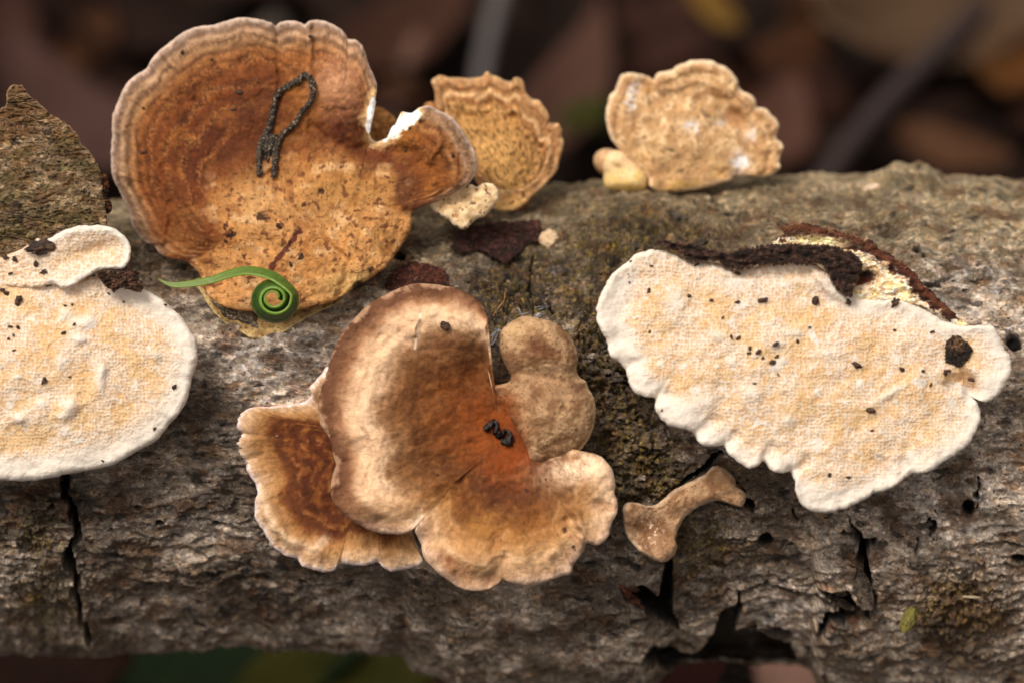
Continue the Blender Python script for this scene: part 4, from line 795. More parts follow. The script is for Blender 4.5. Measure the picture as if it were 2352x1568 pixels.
def crm_paint(x,y,t,u,a,r):
    n1 = fbm(x/34.,y/34.,1011.,4); n2 = fbm(x/11.,y/11.,1013.,4)
    c = mixc(rgb(198,154,106), rgb(222,188,144), sm(-.3,.4,n1+.3*n2)); c = mixc(c, rgb(170,120,72), sm(.05,.5,n2+.3*n1)*.7)
    c = mixc(c, rgb(208,158,90), sm(-.1,.4,n1)*sm(300,400,y)*.6); c = mixc(c, rgb(242,216,182), sm(16,3,u)*.6)
    band = .5+.5*np.sin(u/6.5+2*n1); c = mixc(c, rgb(184,132,84), band*sm(60,40,u)*sm(4,12,u)*.45)
    for cx,cy,rx,ry,cc,k in [(1588,294,16,14,(255,250,245),1),(1700,376,22,26,(255,252,250),1.2),(1660,285,12,10,(252,244,236),.9),(1725,310,12,14,(252,240,230),.7),(1448,230,8,26,(250,246,244),1),(1455,205,12,14,(250,246,244),.8),(1688,260,26,26,(190,132,84),.8),(1620,264,9,10,(70,44,34),1.2),(1535,346,14,7,(90,60,44),.9),(1690,398,12,10,(90,66,50),.9),(1560,395,8,6,(110,76,50),.8),(1530,215,40,6,(150,100,60),.6),(1490,205,8,12,(206,140,60),.9),(1640,215,50,6,(170,112,66),.6),(1560,430,60,10,(222,178,90),.7)]:
        c = mixc(c, rgb(*cc)*.8, np.clip(k*1.1*gauss(x+14*n2,y+14*n1,cx,cy,rx*.8,ry*.8),0,.85))
    c = mixc(c, rgb(96,68,50), sm(.5,.65,fbm(x/8.,y/8.,1015.,2))*.6)
    return c
o = cap('bracket_fungus', CRM, [(1580,380),(1640,360)], crm_h, crm_paint, M_TAN, None, n=640, m=130, rimw=14, rimh=14, th_rim=14, th_base=110, frill=1.6, frillw=26, jag=1.2, jags=14, sig=60)
tag(o, 'knobbly cream bracket with white spots on the far rim of the log, upper right', 'bracket fungus')
def knob(pts, base, hfun, pt, label, mat=None):
    o = cap('button_fungus', pts, base, hfun, pt, mat or M_KNOB, None, n=200, m=50, rimw=26, rimh=30, th_rim=10, th_base=70, jag=.8)
    tag(o, label, 'fungus knob'); return o
def gp(a,b_,cc): 
    def f(x,y,t,u,a_,r):
        n1 = fbm(x/18.,y/18.,7.,4); c = mixc(rgb(*a), rgb(*b_), sm(-.6,.6,n1*.6+(y-400)/70)); return mixc(c, rgb(*cc), sm(.4,.6,fbm(x/8.,y/8.,9.,2))*.6)
    return f
knob([(1366,382),(1364,362),(1374,348),(1392,342),(1410,345),(1422,360),(1420,385),(1400,402),(1378,398)], [(1392,372)], lambda x,y: 175+14*gauss(x,y,1390,370,26,26), gp((206,166,122),(182,132,84),(120,80,50)), 'small tan knob half hidden behind a cream yellow one, left of the knobbly cream bracket')
knob([(1386,400),(1385,378),(1392,358),(1405,347),(1428,347),(1450,364),(1466,380),(1480,394),(1487,415),(1480,437),(1450,441),(1420,439),(1390,430)], [(1415,385),(1445,415)], lambda x,y: 205+relief(x,y,[(1410,375,24,24,0,12),(1445,415,34,26,0,16)])-8*gauss(x,y,1425,388,20,8,25), gp((226,192,148),(220,186,112),(180,146,96)), 'cream yellow knob at the left foot of the knobbly cream bracket')

# ------------------------------------------------------------------ 8 small tan fungus lower right
TAN = [(1431,1185),(1430,1168),(1439,1154),(1462,1154),(1489,1160),(1510,1155),(1528,1140),(1543,1128),(1565,1114),(1588,1105),(1604,1096),(1622,1086),(1634,1072),(1645,1068),(1660,1072),(1674,1082),(1686,1095),(1692,1115),(1702,1124),(1713,1135),(1712,1150),(1702,1163),(1684,1160),(1655,1150),(1630,1153),(1602,1165),(1584,1178),(1568,1195),(1557,1220),(1553,1243),(1556,1257),(1545,1279),(1523,1290),(1496,1283),(1462,1259),(1439,1229),(1432,1205)]
def tan_h(x,y):
    return 600-.10*(x-1500)+relief(x,y,[(1492,1220,36,36,0,-26),(1450,1180,30,30,0,16),(1535,1255,30,30,0,18),(1470,1262,40,20,30,10),(1660,1125,30,30,0,12),(1560,1150,30,20,-30,8)])+3*fbm(x/22.,y/22.,1101.,3)
def tan_paint(x,y,t,u,a,r):
    n1 = fbm(x/30.,y/30.,1111.,4); n2 = fbm(x/10.,y/10.,1113.,3)
    c = mixc(rgb(190,150,112), rgb(160,118,82), sm(-.3,.4,n1)); c = mixc(c, rgb(214,186,158), sm(12,2,u)*.6)
    c = mixc(c, rgb(140,96,62), np.clip(gauss(x,y,1530,1240,40,34)+gauss(x,y,1450,1200,20,30)*.6+gauss(x,y,1655,1110,30,24),0,1)*.65); c = mixc(c, rgb(232,210,190), sm(.25,.5,n2)*gauss(x,y,1492,1215,34,40)*.7)
    return mixc(c, rgb(110,74,48), sm(.5,.65,fbm(x/7.,y/7.,1115.,2))*.5)
o = cap('bracket_fungus', TAN, [(1490,1215),(1560,1150),(1650,1120)], tan_h, tan_paint, M_TAN, None, n=420, m=80, rimw=14, rimh=18, th_rim=12, th_base=90, jag=1.2, sig=40)
tag(o, 'small tan spoon shaped bracket growing from a crack, lower right of centre', 'bracket fungus')

# ------------------------------------------------------------------ loose things
def ribbon(name, pts, wid, wdir, mat, parent=None, thick=3.0, nsub=8):
    """a bent blade: centre line points (x,y,c), width and width direction per point"""
    pts = np.array(pts,float); n = (len(pts)-1)*nsub+1
    u = np.linspace(0,len(pts)-1,n); i = np.clip(u.astype(int),0,len(pts)-2); f = (u-i)[:,None]
    g = lambda k: pts[np.clip(k,0,len(pts)-1)]
    c = 0.5*((2*g(i))+(-g(i-1)+g(i+1))*f+(2*g(i-1)-5*g(i)+4*g(i+1)-g(i+2))*f*f+(-g(i-1)+3*g(i)-3*g(i+1)+g(i+2))*f**3)
    w = np.interp(u/(len(pts)-1), np.linspace(0,1,len(wid)), wid); wd = np.array([[np.interp(uu/(len(pts)-1), np.linspace(0,1,len(wdir)), [d[k] for d in wdir]) for k in range(3)] for uu in u])
    wd /= np.linalg.norm(wd,axis=1)[:,None]
    tg = np.gradient(c,axis=0); tg /= np.linalg.norm(tg,axis=1)[:,None]
    nn = np.cross(tg,wd); nn /= np.linalg.norm(nn,axis=1)[:,None]+1e-9
    prof = [(-1,0.0),(-.8,-.8),(-.35,-1.0),(0,-1.5),(.35,-1.0),(.8,-.8),(1,0),(.8,.8),(.35,.9),(0,.5),(-.35,.9),(-.8,.8)]
    V = []
    for (a,b) in prof:
        q = c + wd*(a*w/2)[:,None] + nn*(b*thick/2)*(w/50)[:,None]
        V.append(P(q[:,0],q[:,1],q[:,2]))
    V = np.stack(V,1)            # n, 12, 3
    k = len(prof); I,J = np.meshgrid(np.arange(n-1), np.arange(k), indexing='ij'); J2 = (J+1)%k
    F = np.stack([I*k+J,I*k+J2,(I+1)*k+J2,(I+1)*k+J],-1).reshape(-1,4)
    vp = np.array([p[0] for p in prof])
    cc = np.stack([np.broadcast_to(np.abs(vp)[None],(n,k)), np.broadcast_to((u/u[-1])[:,None],(n,k)), np.zeros((n,k))],-1)
    return make(name, V.reshape(-1,3), F, mat, parent, {'rib':cc})
m,t,b = newmat('green_blade_skin')
rb = attr(t,'rib'); sx = N(t,'ShaderNodeSeparateXYZ'); t.links.new(rb, sx.inputs[0])
tc = N(t,'ShaderNodeTexCoord').outputs['Object']
gn = noise(t,tc,1400,5,.7)
col = mixn(t, mapr(t,gn,.35,.7), (0.010,0.045,0.004), (0.04,0.12,0.008))
col = mixn(t, mapr(t,sx.outputs[0],.55,1.0), col, (0.16,0.27,0.02))
col = mixn(t, mapr(t,sx.outputs[1],.35,.0,0,.55), col, (0.22,0.30,0.025))
t.links.new(col,b.inputs['Base Color']); b.inputs['Roughness'].default_value=.3; b.inputs['Subsurface Weight'].default_value=.15; b.inputs['Subsurface Scale'].default_value=.0006
t.links.new(bump(t,gn,.35,.0006),b.inputs['Normal']); M_GREEN = m
sp = [(364,641,600),(380,650,604),(400,655,606),(437,652,610),(487,643,616),(521,631,624),(564,622,640),(605,627,655),(640,642,664),(664,664,668),(678,690,668)]
wds = [(0,1,.25),(0,1,.3),(0,1,.3),(0,.95,.35),(0,.9,.45),(0,.85,.5),(-.05,.75,.6),(-.1,.65,.7),(-.2,.55,.75)]
sp = sp[:9]
for k in range(0,33):
    a = -0.45 + k*0.42; r = 47 - k*0.86
    sp.append((630+r*math.cos(a)-k*.12, 690+r*math.sin(a)*.95-k*.25, 668 + k*0.1)); wds.append((-.42*math.cos(a),-.42*math.sin(a),.85))
o = ribbon('curled_green_blade', sp, [4,14,20,28,38,46,52,54,54,52,50,50,48,48,46,46,44,44,42,42,40], wds, M_GREEN, thick=9, nsub=6)
tag(o, 'bright green leaf blade coiled into a spiral at the foot of the largest bracket', 'leaf')

def tube(name, pts, rad, mat, parent=None, k=8, nsub=6, lump=0.0, seed=0):
    pts = np.array(pts,float); n = (len(pts)-1)*nsub+1
    u = np.linspace(0,len(pts)-1,n); i = np.clip(u.astype(int),0,len(pts)-2); f = (u-i)[:,None]
    g = lambda q: pts[np.clip(q,0,len(pts)-1)]
    c = 0.5*((2*g(i))+(-g(i-1)+g(i+1))*f+(2*g(i-1)-5*g(i)+4*g(i+1)-g(i+2))*f*f+(-g(i-1)+3*g(i)-3*g(i+1)+g(i+2))*f**3)
    r = np.interp(u/(len(pts)-1), np.linspace(0,1,len(rad)), rad)
    tg = np.gradient(c,axis=0); tg /= np.linalg.norm(tg,axis=1)[:,None]
    up = np.array([.2,.3,1.]); s1 = np.cross(tg,up); s1 /= np.linalg.norm(s1,axis=1)[:,None]+1e-9; s2 = np.cross(tg,s1)
    an = np.linspace(0,2*math.pi,k,endpoint=False)
    rr = r[:,None]*(1+lump*perlin(u[:,None]*3.1+seed, np.cos(an)[None]*1.5+9, np.sin(an)[None]*1.5))
    q = c[:,None]+s1[:,None]*(rr*np.cos(an))[...,None]+s2[:,None]*(rr*np.sin(an))[...,None]
    q = np.concatenate([c[None,:1].repeat(1,0).repeat(k,1), q, c[None,-1:].repeat(1,0).repeat(k,1)],0)
    V = P(q[...,0],q[...,1],q[...,2]); n2 = n+2
    F = grid_faces(k, n2, True)
    return make(name, V.reshape(-1,3), F, mat, parent)
# dark grainy looped cast on the big bracket
M_CAST = mat_plain('grainy_cast_skin', (0.010,0.007,0.006), (0.06,0.04,0.025), 800, .6, 1.0, .0006, c3=(0.42,0.30,0.20))
hb = lambda x,y,d=5: float(big_h(np.array([[float(x)]]),np.array([[float(y)]]))[0,0])+d
loop = [(596,404),(594,380),(596,345),(606,318),(618,295),(624,270),(629,245),(633,226),(645,209),(664,196),(684,186),(700,172),(712,180),(719,200),(716,225),(706,243),(690,262),(674,287),(652,306),(640,326),(634,350),(631,375),(627,408)]
cst = tube('worm_cast', [(x,y,hb(x,y,6)) for x,y in loop], [5.5,6.5,7,6,6.5,6,6.5,6.5,5.5,6,5,6,5.5], M_CAST, k=14, nsub=12, lump=.9)
tag(cst, 'dark grainy thread like cast looped over the largest bracket', 'worm cast')
# generic irregular lump
def lump(name, x, y, c, rx, ry, rz, mat, label=None, cat=None, group=None, rot=0, parent=None, rough=.35, seed=0, res=14):
    th = np.linspace(0,math.pi,res); ph = np.linspace(0,2*math.pi,res*2,endpoint=False); TH,PH = np.meshgrid(th,ph,indexing='ij')
    a,b_,e = np.sin(TH)*np.cos(PH), np.sin(TH)*np.sin(PH), np.cos(TH)
    r = 1+rough*fbm(a*1.6+seed*3.1,b_*1.6+seed*1.7,e*1.6+seed,3)
    u,v = a*r*rx, b_*r*ry; ca,sa = math.cos(math.radians(rot)), math.sin(math.radians(rot))
    V = P(x+u*ca-v*sa, y+u*sa+v*ca, c+e*r*rz)
    o = make(name, V.reshape(-1,3), grid_faces(res*2,res,True), mat, parent, {'pc':np.stack([u/10,v/10,e],-1),'Col':np.broadcast_to(np.array([.2,.13,.08]),V.shape),'grow':np.stack([u/10,v/10,e],-1)}, True)
    if label: tag(o,label,cat,group)
    return o
hc = lambda x,y,d=3: float(cen_h(np.array([[float(x)]]),np.array([[float(y)]]))[0,0])+d
hr = lambda x,y,d=2: float(rw_h(np.array([[float(x)]]),np.array([[float(y)]]))[0,0])+d
hl = lambda x,y,d=2: float(lw_h(np.array([[float(x)]]),np.array([[float(y)]]))[0,0])+d
he = lambda x,y,d=2: float(ear_h(np.array([[float(x)]]),np.array([[float(y)]]))[0,0])+d
M_BLACK = mat_plain('black_dropping_skin', (0.008,0.004,0.005), (0.03,0.015,0.012), 1200, .35, .6, .0004)
M_GRIT = mat_plain('grit_skin', (0.03,0.02,0.012), (0.16,0.11,0.07), 700, .5, .9, .0005, c3=(0.5,0.38,0.22))
lump('grit_pile', 618,336,hb(618,336,2), 17,34,9, M_CAST, 'dark crumbly pile at the foot of the looped cast', 'grit', rot=5, rough=.6, seed=2, res=28)
lump('grit_pile', 548,716,500, 56,22,16, M_GRIT, 'dark gold speckled grit heaped under the base of the largest bracket', 'grit', rot=30, rough=.45, seed=4, res=34)
q = tube('dropping', [(1112,988,hc(1112,988,4)),(1122,978,hc(1122,978,7)),(1134,968,hc(1134,968,7)),(1142,978,hc(1142,978,6)),(1140,990,hc(1140,990,7)),(1150,1000,hc(1150,1000,6)),(1162,986,hc(1162,986,6)),(1172,1000,hc(1172,1000,6)),(1166,1014,hc(1166,1014,6)),(1152,1012,hc(1152,1012,5))], [4,9,5,4,9,5,3,7,9,5], M_BLACK, k=12, lump=1.1)
tag(q, 'shiny black twisted dropping in the middle of the centre bracket', 'dropping')
lump('seed', 1023,748,hc(1023,748,5), 11,9,8, M_CRUMB, 'round dark brown seed on the pale upper zone of the centre bracket', 'seed', seed=6, rot=30, res=18)
# bark chip on right white bracket
CHIP = [(2172,790),(2178,778),(2190,770),(2205,773),(2220,784),(2233,800),(2230,812),(2222,828),(2212,836),(2203,843),(2190,838),(2172,832),(2171,812)]
o = cap('bark_chip', CHIP, [(2200,806)], lambda x,y: hr(2200,806,0)+12+relief(x,y,[(2195,800,20,20,0,8)])+4*fbm(x/9.,y/9.,31.,3), lambda x,y,t,u,a,r: mixc(mixc(rgb(70,56,48),rgb(150,112,80),np.clip(gauss(x,y,2198,790,18,20)*1.2+.5*fbm(x/8.,y/8.,8.,3),0,1)), rgb(34,26,24), sm(.1,.5,fbm(x/6.,y/6.,3.,3))*.8), M_BARKD, None, n=200, m=36, rimw=5, rimh=8, th_rim=5, th_base=18, jag=3, jags=5)
tag(o, 'thick dark bark chip stuck to the right end of the right white bracket', 'bark chip')
CH2 = [(222,628),(245,622),(270,622),(288,618),(296,604),(302,618),(318,626),(322,640),(329,666),(318,672),(300,668),(280,662),(262,672),(245,660),(232,645)]
o = cap('bark_chip', CH2, [(250,642),(300,646)], rough_h(690,5,10,41,0.0,0,0,0), plain_paint((92,62,46),(138,98,76),(44,30,24),16,43), M_BARKD, None, n=240, m=26, rimw=5, rimh=6, th_rim=6, th_base=40, jag=3.2, jags=6, sig=20)
tag(o, 'ragged brown bark chip wedged under the ear lobe of the left white bracket', 'bark chip')
lump('bark_chip', 92,568,he(92,568,6), 34,14,12, M_CRUMB, 'black crumbly bark clump on top of the ear lobe at the left', 'bark chip', rot=-10, rough=.6, seed=9, res=26)
# dead leaf scraps on the log
def scrap(pts, base, dc, label, cols, name='leaf_scrap', cat='dead leaf', amp=4, flat=None):
    cx = sum(p[0] for p in pts)/len(pts); cy = sum(p[1] for p in pts)/len(pts)
    c0 = log_c(cx,cy)+dc; gy = (log_c(cx,cy+20)-log_c(cx,cy-20))/40.0
    gy = max(-1.2,min(1.2,(955-cy)/max(60,math.sqrt(max(1,RC**2-(955-cy)**2)))))
    o = cap(name, pts, base, rough_h(c0,amp,20,cx,0,gy,cx,cy), plain_paint(*cols,18,cx), M_BARKD, None, n=280, m=36, rimw=3, rimh=3, th_rim=4, th_base=16, jag=4, jags=7, sig=25)
    tag(o,label,cat); return o
scrap([(1036,570),(1050,545),(1068,522),(1110,515),(1150,510),(1200,508),(1236,506),(1246,530),(1240,550),(1215,560),(1185,585),(1165,608),(1150,600),(1130,590),(1100,575),(1070,578)], [(1110,545),(1190,535)], 16, 'largest dark red brown leaf scrap lying on the log right of the largest bracket', ((98,54,44),(74,42,36),(130,80,66)), amp=6)
scrap([(886,662),(890,640),(912,615),(950,602),(990,608),(1020,622),(1032,640),(1024,656),(980,650),(940,656),(905,668)], [(940,635),(990,632)], 10, 'russet leaf scrap just above the top rim of the centre bracket', ((124,66,46),(92,50,38),(150,96,76)))
scrap([(1420,1340),(1432,1345),(1450,1360),(1470,1380),(1478,1400),(1472,1422),(1462,1414),(1450,1390),(1436,1365)], [(1440,1362),(1465,1398)], 4, 'thin peeling strip of rusty inner bark by the dark hollow below centre', ((150,86,60),(96,54,40),(60,34,26)), name='bark_chip', cat='bark chip')
scrap([(1432,1345),(1445,1340),(1460,1342),(1470,1350),(1464,1358),(1450,1358),(1436,1354)], [(1450,1349)], 8, 'small reddish wood flake lying at the top of the hollow below centre', ((150,104,88),(116,78,64),(90,58,48)), name='bark_chip', cat='bark chip')
# button, pale pebbles
lump('button_fungus', 1261,550,log_c(1261,550)+8, 22,23,16, mat_plain('button_skin',tuple(rgb(206,172,132)),tuple(rgb(224,196,160)),500,.75,.5,.0006,c3=tuple(rgb(180,140,100))), 'pale tan button standing beside the dark red leaf scrap', 'fungus button', rough=.2, seed=12, res=26)
lump('pale_chip', 2004,430,log_c(2004,430)+4, 20,8,7, mat_plain('pale_chip_skin',tuple(rgb(222,190,160)),tuple(rgb(236,210,184)),700,.8,.5,.0006), 'pale cream chip on the far top of the log at the right', 'wood chip', rot=-12, rough=.4, seed=14)
lump('resin_lump', 1193,455,log_c(1190,475)+45, 24,30,18, mat_plain('resin_skin',(0.10,0.025,0.008),(0.32,0.12,0.03),500,.5,.9,.002), 'crumpled rusty brown lump at the foot of the ruffled bracket', 'rusty lump', rot=20, rough=.75, seed=21, res=30)
lump('bark_chip', 2088,1420,log_c(2088,1420)+8, 14,34,12, mat_plain('mossy_chip_skin',tuple(rgb(130,120,50)),tuple(rgb(160,150,80)),700,.8,.8,.001,c3=(0.05,0.04,0.02)), 'greenish mossy chip standing beside the knot at lower right', 'bark chip', rot=25, rough=.35, seed=23, res=24)
lump('wood_splinter', 2228,1370,log_c(2228,1370)+6, 24,3.4,3, mat_plain('splinter_skin',(0.32,0.24,0.14),(0.5,0.4,0.26),900,.7,.5,.0003), 'short pale wood splinter above the knot at lower right', 'wood splinter', rot=2, rough=.2, seed=25)
# red fibres sticking out of the torn base
fib = []
for i in range(46):
    x0 = random.uniform(1785,2110); y0 = np.interp(x0,[1785,1837,1904,1971,2018,2065,2110],[528,518,527,547,572,598,636])+random.uniform(-2,12)
    dx = random.uniform(-46,30) if x0 < 1860 else random.uniform(-24,26); dy = random.uniform(-14,4)
    if i == 0: x0,y0,dx,dy = 1815,528,-66,-26
    fib.append((x0,y0,dx,dy))
VV=[];FF=[];cnt=0
for (x0,y0,dx,dy) in fib:
    c0 = 688-.05*(x0-1900); L = 5
    for s in range(L):
        f = s/(L-1); px = x0+dx*f; py = y0+dy*f-6*math.sin(f*3); r = 1.7*(1-.7*f)
        for a in range(3): VV.append(P(px+r*math.cos(a*2.1)*.3,py+r*math.cos(a*2.1),c0+6*f+r*math.sin(a*2.1)))
    for s in range(L-1):
        for a in range(3): FF.append((cnt+s*3+a,cnt+s*3+(a+1)%3,cnt+(s+1)*3+(a+1)%3,cnt+(s+1)*3+a))
    cnt += L*3
o = make('fibres', np.array(VV), np.array(FF), M_FIBRE, rw); tag(o,'rusty fibres bristling from the torn upper edge',kind='stuff')

# crumbs on the fungi
cr_r = [(1600,608),(1694,694),(1832,784),(1695,628,5),(1752,690,9),(1795,606),(1872,693,9),(1949,694,6),(2055,696,9),(1696,776,5),(1680,774,4),(1782,790,5),(1722,800,4),(1784,818,4),(1775,832,6),(1721,810,4),(1742,808,5),(1752,822,4),(1968,838,8),(2072,848,6),(2141,762,4),(1772,830,4),(2001,942,8),(2003,988,3),(2138,884,4),(2171,856,6),(2234,872,7),(1524,942,5),(1490,668,5),(1496,611,4),(1450,600,3),(1458,593,3),(1441,630,3),(1446,650,3),(1492,762,4),(2120,852,4),(2176,851,5),(1583,680,4),(1633,690,4),(1788,860,3),(1733,880,3),(2240,1060,3),(1905,1090,4),(1948,1095,4),(2086,1120,3),(2260,760,5),(1660,730,3),(1860,752,3),(2054,758,3)]
cr_l = [(14,592,6),(36,596,6),(82,607,6),(99,625,6),(107,652,7),(24,628,4),(14,674,6),(42,690,9),(61,573,4),(145,765,5),(24,750,4),(42,752,4),(400,888,6),(102,874,7),(170,745,4),(150,702,3),(32,770,3),(20,778,3),(32,804,3),(160,865,3),(354,985,4),(236,1058,3),(248,650,3),(284,694,3),(380,700,3),(250,675,3),(166,700,3),(88,580,5),(4,666,5)]
cr_b = [(536,252,4),(550,212,6),(329,248,3),(713,84,4),(486,137,4),(418,120,4),(330,350,5),(640,520,6),(690,590,6),(668,608,5),(941,295,3),(1040,358,4),(930,345,4),(964,278,4)]
cr_c = [(1006,610,0),(1069,852,3),(1182,817,3),(1006,1090,4),(1110,1120,3)]
def crumbs(lst, hf, label, group, dr=4):
    protos = {}
    for i,e in enumerate(lst):
        x,y = e[0],e[1]; r = e[2] if len(e) > 2 else dr
        if r <= 0: continue
        seed = i%5
        if seed not in protos:
            o = lump('soil_crumb',0,0,0,1.25,.75,.6,M_CRUMB,label,'crumb',group,rough=.8,seed=seed+31,res=8)
            protos[seed] = o
        else:
            o = protos[seed].copy(); COL.objects.link(o)
        o['label'] = label; o['group'] = group
        o.location = Vector(P(x,y,hf(x,y,r*.3))); o.scale = (r,)*3
        o.rotation_euler = (random.uniform(-.3,.3),random.uniform(0,6.3),random.uniform(-.3,.3))
crumbs(cr_r, hr, 'tiny dark soil crumb stuck on the pores of the right white bracket', 'crumbs on the right white bracket')
crumbs(cr_l, lambda x,y,d: (he(x,y,d) if (y<650 and x<290) else hl(x,y,d)), 'tiny dark soil crumb stuck on the pores of the left white bracket', 'crumbs on the left white bracket')
crumbs(cr_b, hb, 'tiny dark crumb on the brown skin of the largest bracket', 'crumbs on the largest bracket')

# bark flaps that curl off round the hollows (parts of the log)
def flap(pts, base, dc, cols, gx=0., gy=0., extra=None, th=5):
    cx = sum(p[0] for p in pts)/len(pts); cy = sum(p[1] for p in pts)/len(pts)
    o = cap('bark_flap', pts, base, rough_h(log_c(cx,cy)+dc,4,18,cx,gx,gy,cx,cy,extra), plain_paint(*cols,22,cy,((150,120,96),5,.6)), M_BARK, LOG, n=260, m=30, rimw=4, rimh=4, th_rim=4, th_base=th+6, jag=3, jags=8, sig=25)
    return o
GC = ((128,112,98),(98,84,72),(56,44,36))
flap([(1942,1302),(1952,1294),(1972,1300),(1986,1314),(1998,1336),(2004,1360),(2008,1386),(2002,1400),(1990,1398),(1974,1388),(1962,1366),(1956,1340),(1948,1318)], [(1966,1325),(1986,1375)], 26, GC, .1,0, lambda x,y: 12*gauss(x,y,1985,1350,14,40,-20)-10*gauss(x,y,1962,1330,10,30,-20))
flap([(1748,1432),(1800,1440),(1822,1452),(1814,1462),(1790,1466),(1770,1462),(1746,1448),(1700,1434),(1690,1422)], [(1740,1438),(1790,1454)], 10, ((62,48,42),(90,70,58),(34,26,22)))
flap([(1900,1360),(1925,1368),(1950,1382),(1962,1396),(1956,1404),(1935,1394),(1912,1380),(1896,1372)], [(1915,1372),(1945,1390)], 14, ((98,78,66),(70,54,46),(44,34,28)))
flap([(1700,1500),(1712,1520),(1722,1555),(1730,1590),(1690,1600),(1640,1590),(1652,1556),(1664,1530),(1676,1504)], [(1688,1530),(1686,1570)], -60, ((60,46,40),(84,66,58),(36,28,24)))
flap([(1912,1418),(1950,1412),(1990,1412),(2000,1424),(1960,1436),(1920,1450),(1902,1444)], [(1930,1430),(1970,1422)], 8, ((150,106,82),(110,80,64),(70,50,40)))
flap([(1635,1150),(1655,1134),(1672,1148),(1690,1150),(1706,1160),(1702,1170),(1680,1166),(1650,1160)], [(1655,1150),(1690,1160)], 62, ((60,48,40),(86,66,52),(36,28,22)))
# small loose flakes of bark standing proud of the surface (parts of the log)
fl_protos = []
for i in range(120):
    x = random.uniform(20,2330); y = random.uniform(470,1450)
    if i < 55: x = random.choice([random.gauss(1440,110),random.gauss(1700,170),random.gauss(2180,80)]); y = random.uniform(480,1430)
    r = random.uniform(5,15); c = log_c(min(2340,max(5,x)),min(1450,max(470,y)))+1.5
    if i < 8:
        o = lump('bark_flake',0,0,0,1.5,.7,.22,M_BARKD,parent=LOG,rough=.9,seed=i+60,res=9); fl_protos.append(o)
        me = o.data; n_ = len(me.vertices); cc = [.30,.14,.07,.10,.22,.05,.16,.35][i]
        me.attributes['Col'].data.foreach_set('color', np.tile(np.array([cc,cc*.78,cc*.58,1],np.float32),n_))
        co = np.empty(n_*3,np.float32); me.vertices.foreach_get('co',co); co = co.reshape(-1,3); co += (WL[LOG]-P(0,0,0)).astype(np.float32); me.vertices.foreach_set('co',co.ravel())
        pcv = np.random.default_rng(i).uniform(0,50,3)+co/K/10*10; me.attributes['pc'].data.foreach_set('vector',pcv.astype(np.float32).ravel())
    else:
        o = fl_protos[i%8].copy(); COL.objects.link(o); o.parent = LOG
    o.location = Vector(P(x,y,c)-WL[LOG]); o.scale = (r,)*3; o.rotation_euler = (random.uniform(-.5,.5)+.3*(y-955)/400,random.uniform(-.5,.5),random.uniform(-.5,.5))
# mossy specks: tiny tufts scattered in the furrowed zone
def moss():
    xs, ph, hh, fur = LG
    pts=[]; 
    zones=[(1420,820,120,230,900),(1480,1080,110,70,500),(1230,560,90,40,260),(1560,560,150,60,300),(1600,1260,100,100,300),(1380,470,140,24,140),(90,1290,60,30,120),(110,1420,50,40,140),(1130,840,30,40,60),(1880,470,160,30,90),(2120,1380,60,60,80)]
    for cx,cy,rx,ry,nn in zones:
        for _ in range(nn):
            x = random.gauss(cx,rx*.6); y = random.gauss(cy,ry*.6)
            if y < 450 or y > 1440: continue
            if float(fbm(np.array([x/24.]),np.array([y/24.]),61.,3)[0]) < .02: continue
            pts.append((x,y))
    V=[];F=[];n=0
    base = np.array([(1,0,0),(-.5,.87,0),(-.5,-.87,0),(0,0,1.0)])
    for x,y in pts:
        c = log_c(x,y)-.3; r = random.uniform(1.0,2.2); a = random.uniform(0,6.3); ca,sa = math.cos(a),math.sin(a)
        for b_ in base:
            V.append((x+(b_[0]*ca-b_[1]*sa)*r, y+(b_[0]*sa+b_[1]*ca)*r, c+b_[2]*r))
        F += [(n,n+1,n+3),(n+1,n+2,n+3),(n+2,n,n+3)]; n += 4
    V = np.array(V); o = make('moss', P(V[:,0],V[:,1],V[:,2]), np.array(F), M_MOSS, LOG, smooth=False)
    tag(o,'yellow green moss specks in the bark furrows',kind='stuff')
moss()
# spider silk by the tan lobe
V=[];F=[];n=0
for (a,b_) in [((1190,705),(1205,745)),((1205,745),(1160,755)),((1160,755),(1142,765)),((1142,765),(1130,790)),((1160,755),(1170,735)),((1142,765),(1148,748)),((1190,705),(1180,698)),((1205,745),(1240,722)),((1130,790),(1120,800)),((1225,708),(1262,706)),((1196,722),(1210,716)),((1150,760),(1134,755)),((1100,780),(1142,765))]:
    for q in range(3):
        p0=np.array(a)+np.random.default_rng(n+q).normal(size=2)*3; p1=np.array(b_)+np.random.default_rng(n+q+99).normal(size=2)*3
        for s in range(5):
            f=s/4; x,y=p0*(1-f)+p1*f; c=log_c(x,y)+14+3*math.sin(f*3.1); r=.45
            for k in range(3): V.append((x+r*math.cos(k*2.1),y+r*math.sin(k*2.1),c+r*math.cos(k*2.1+1)))
        for s in range(4):
            for k in range(3): F.append((n+s*3+k,n+s*3+(k+1)%3,n+(s+1)*3+(k+1)%3,n+(s+1)*3+k))
        n+=15
V=np.array(V); o = make('spider_silk', P(V[:,0],V[:,1],V[:,2]), np.array(F), M_SILK)
tag(o,'wisps of white spider silk between the centre bracket and its tan lobe','spider silk')
o = tube('root_fibre', [(1132,726,log_c(1132,726)+10),(1146,706,log_c(1146,706)+12),(1158,690,log_c(1158,690)+14),(1160,668,log_c(1160,668)+12)], [1.6,2.2,1.8,1.2], M_FIBRE, k=6)
tag(o,'thin brown root fibre on the bark right of the centre bracket','root fibre')

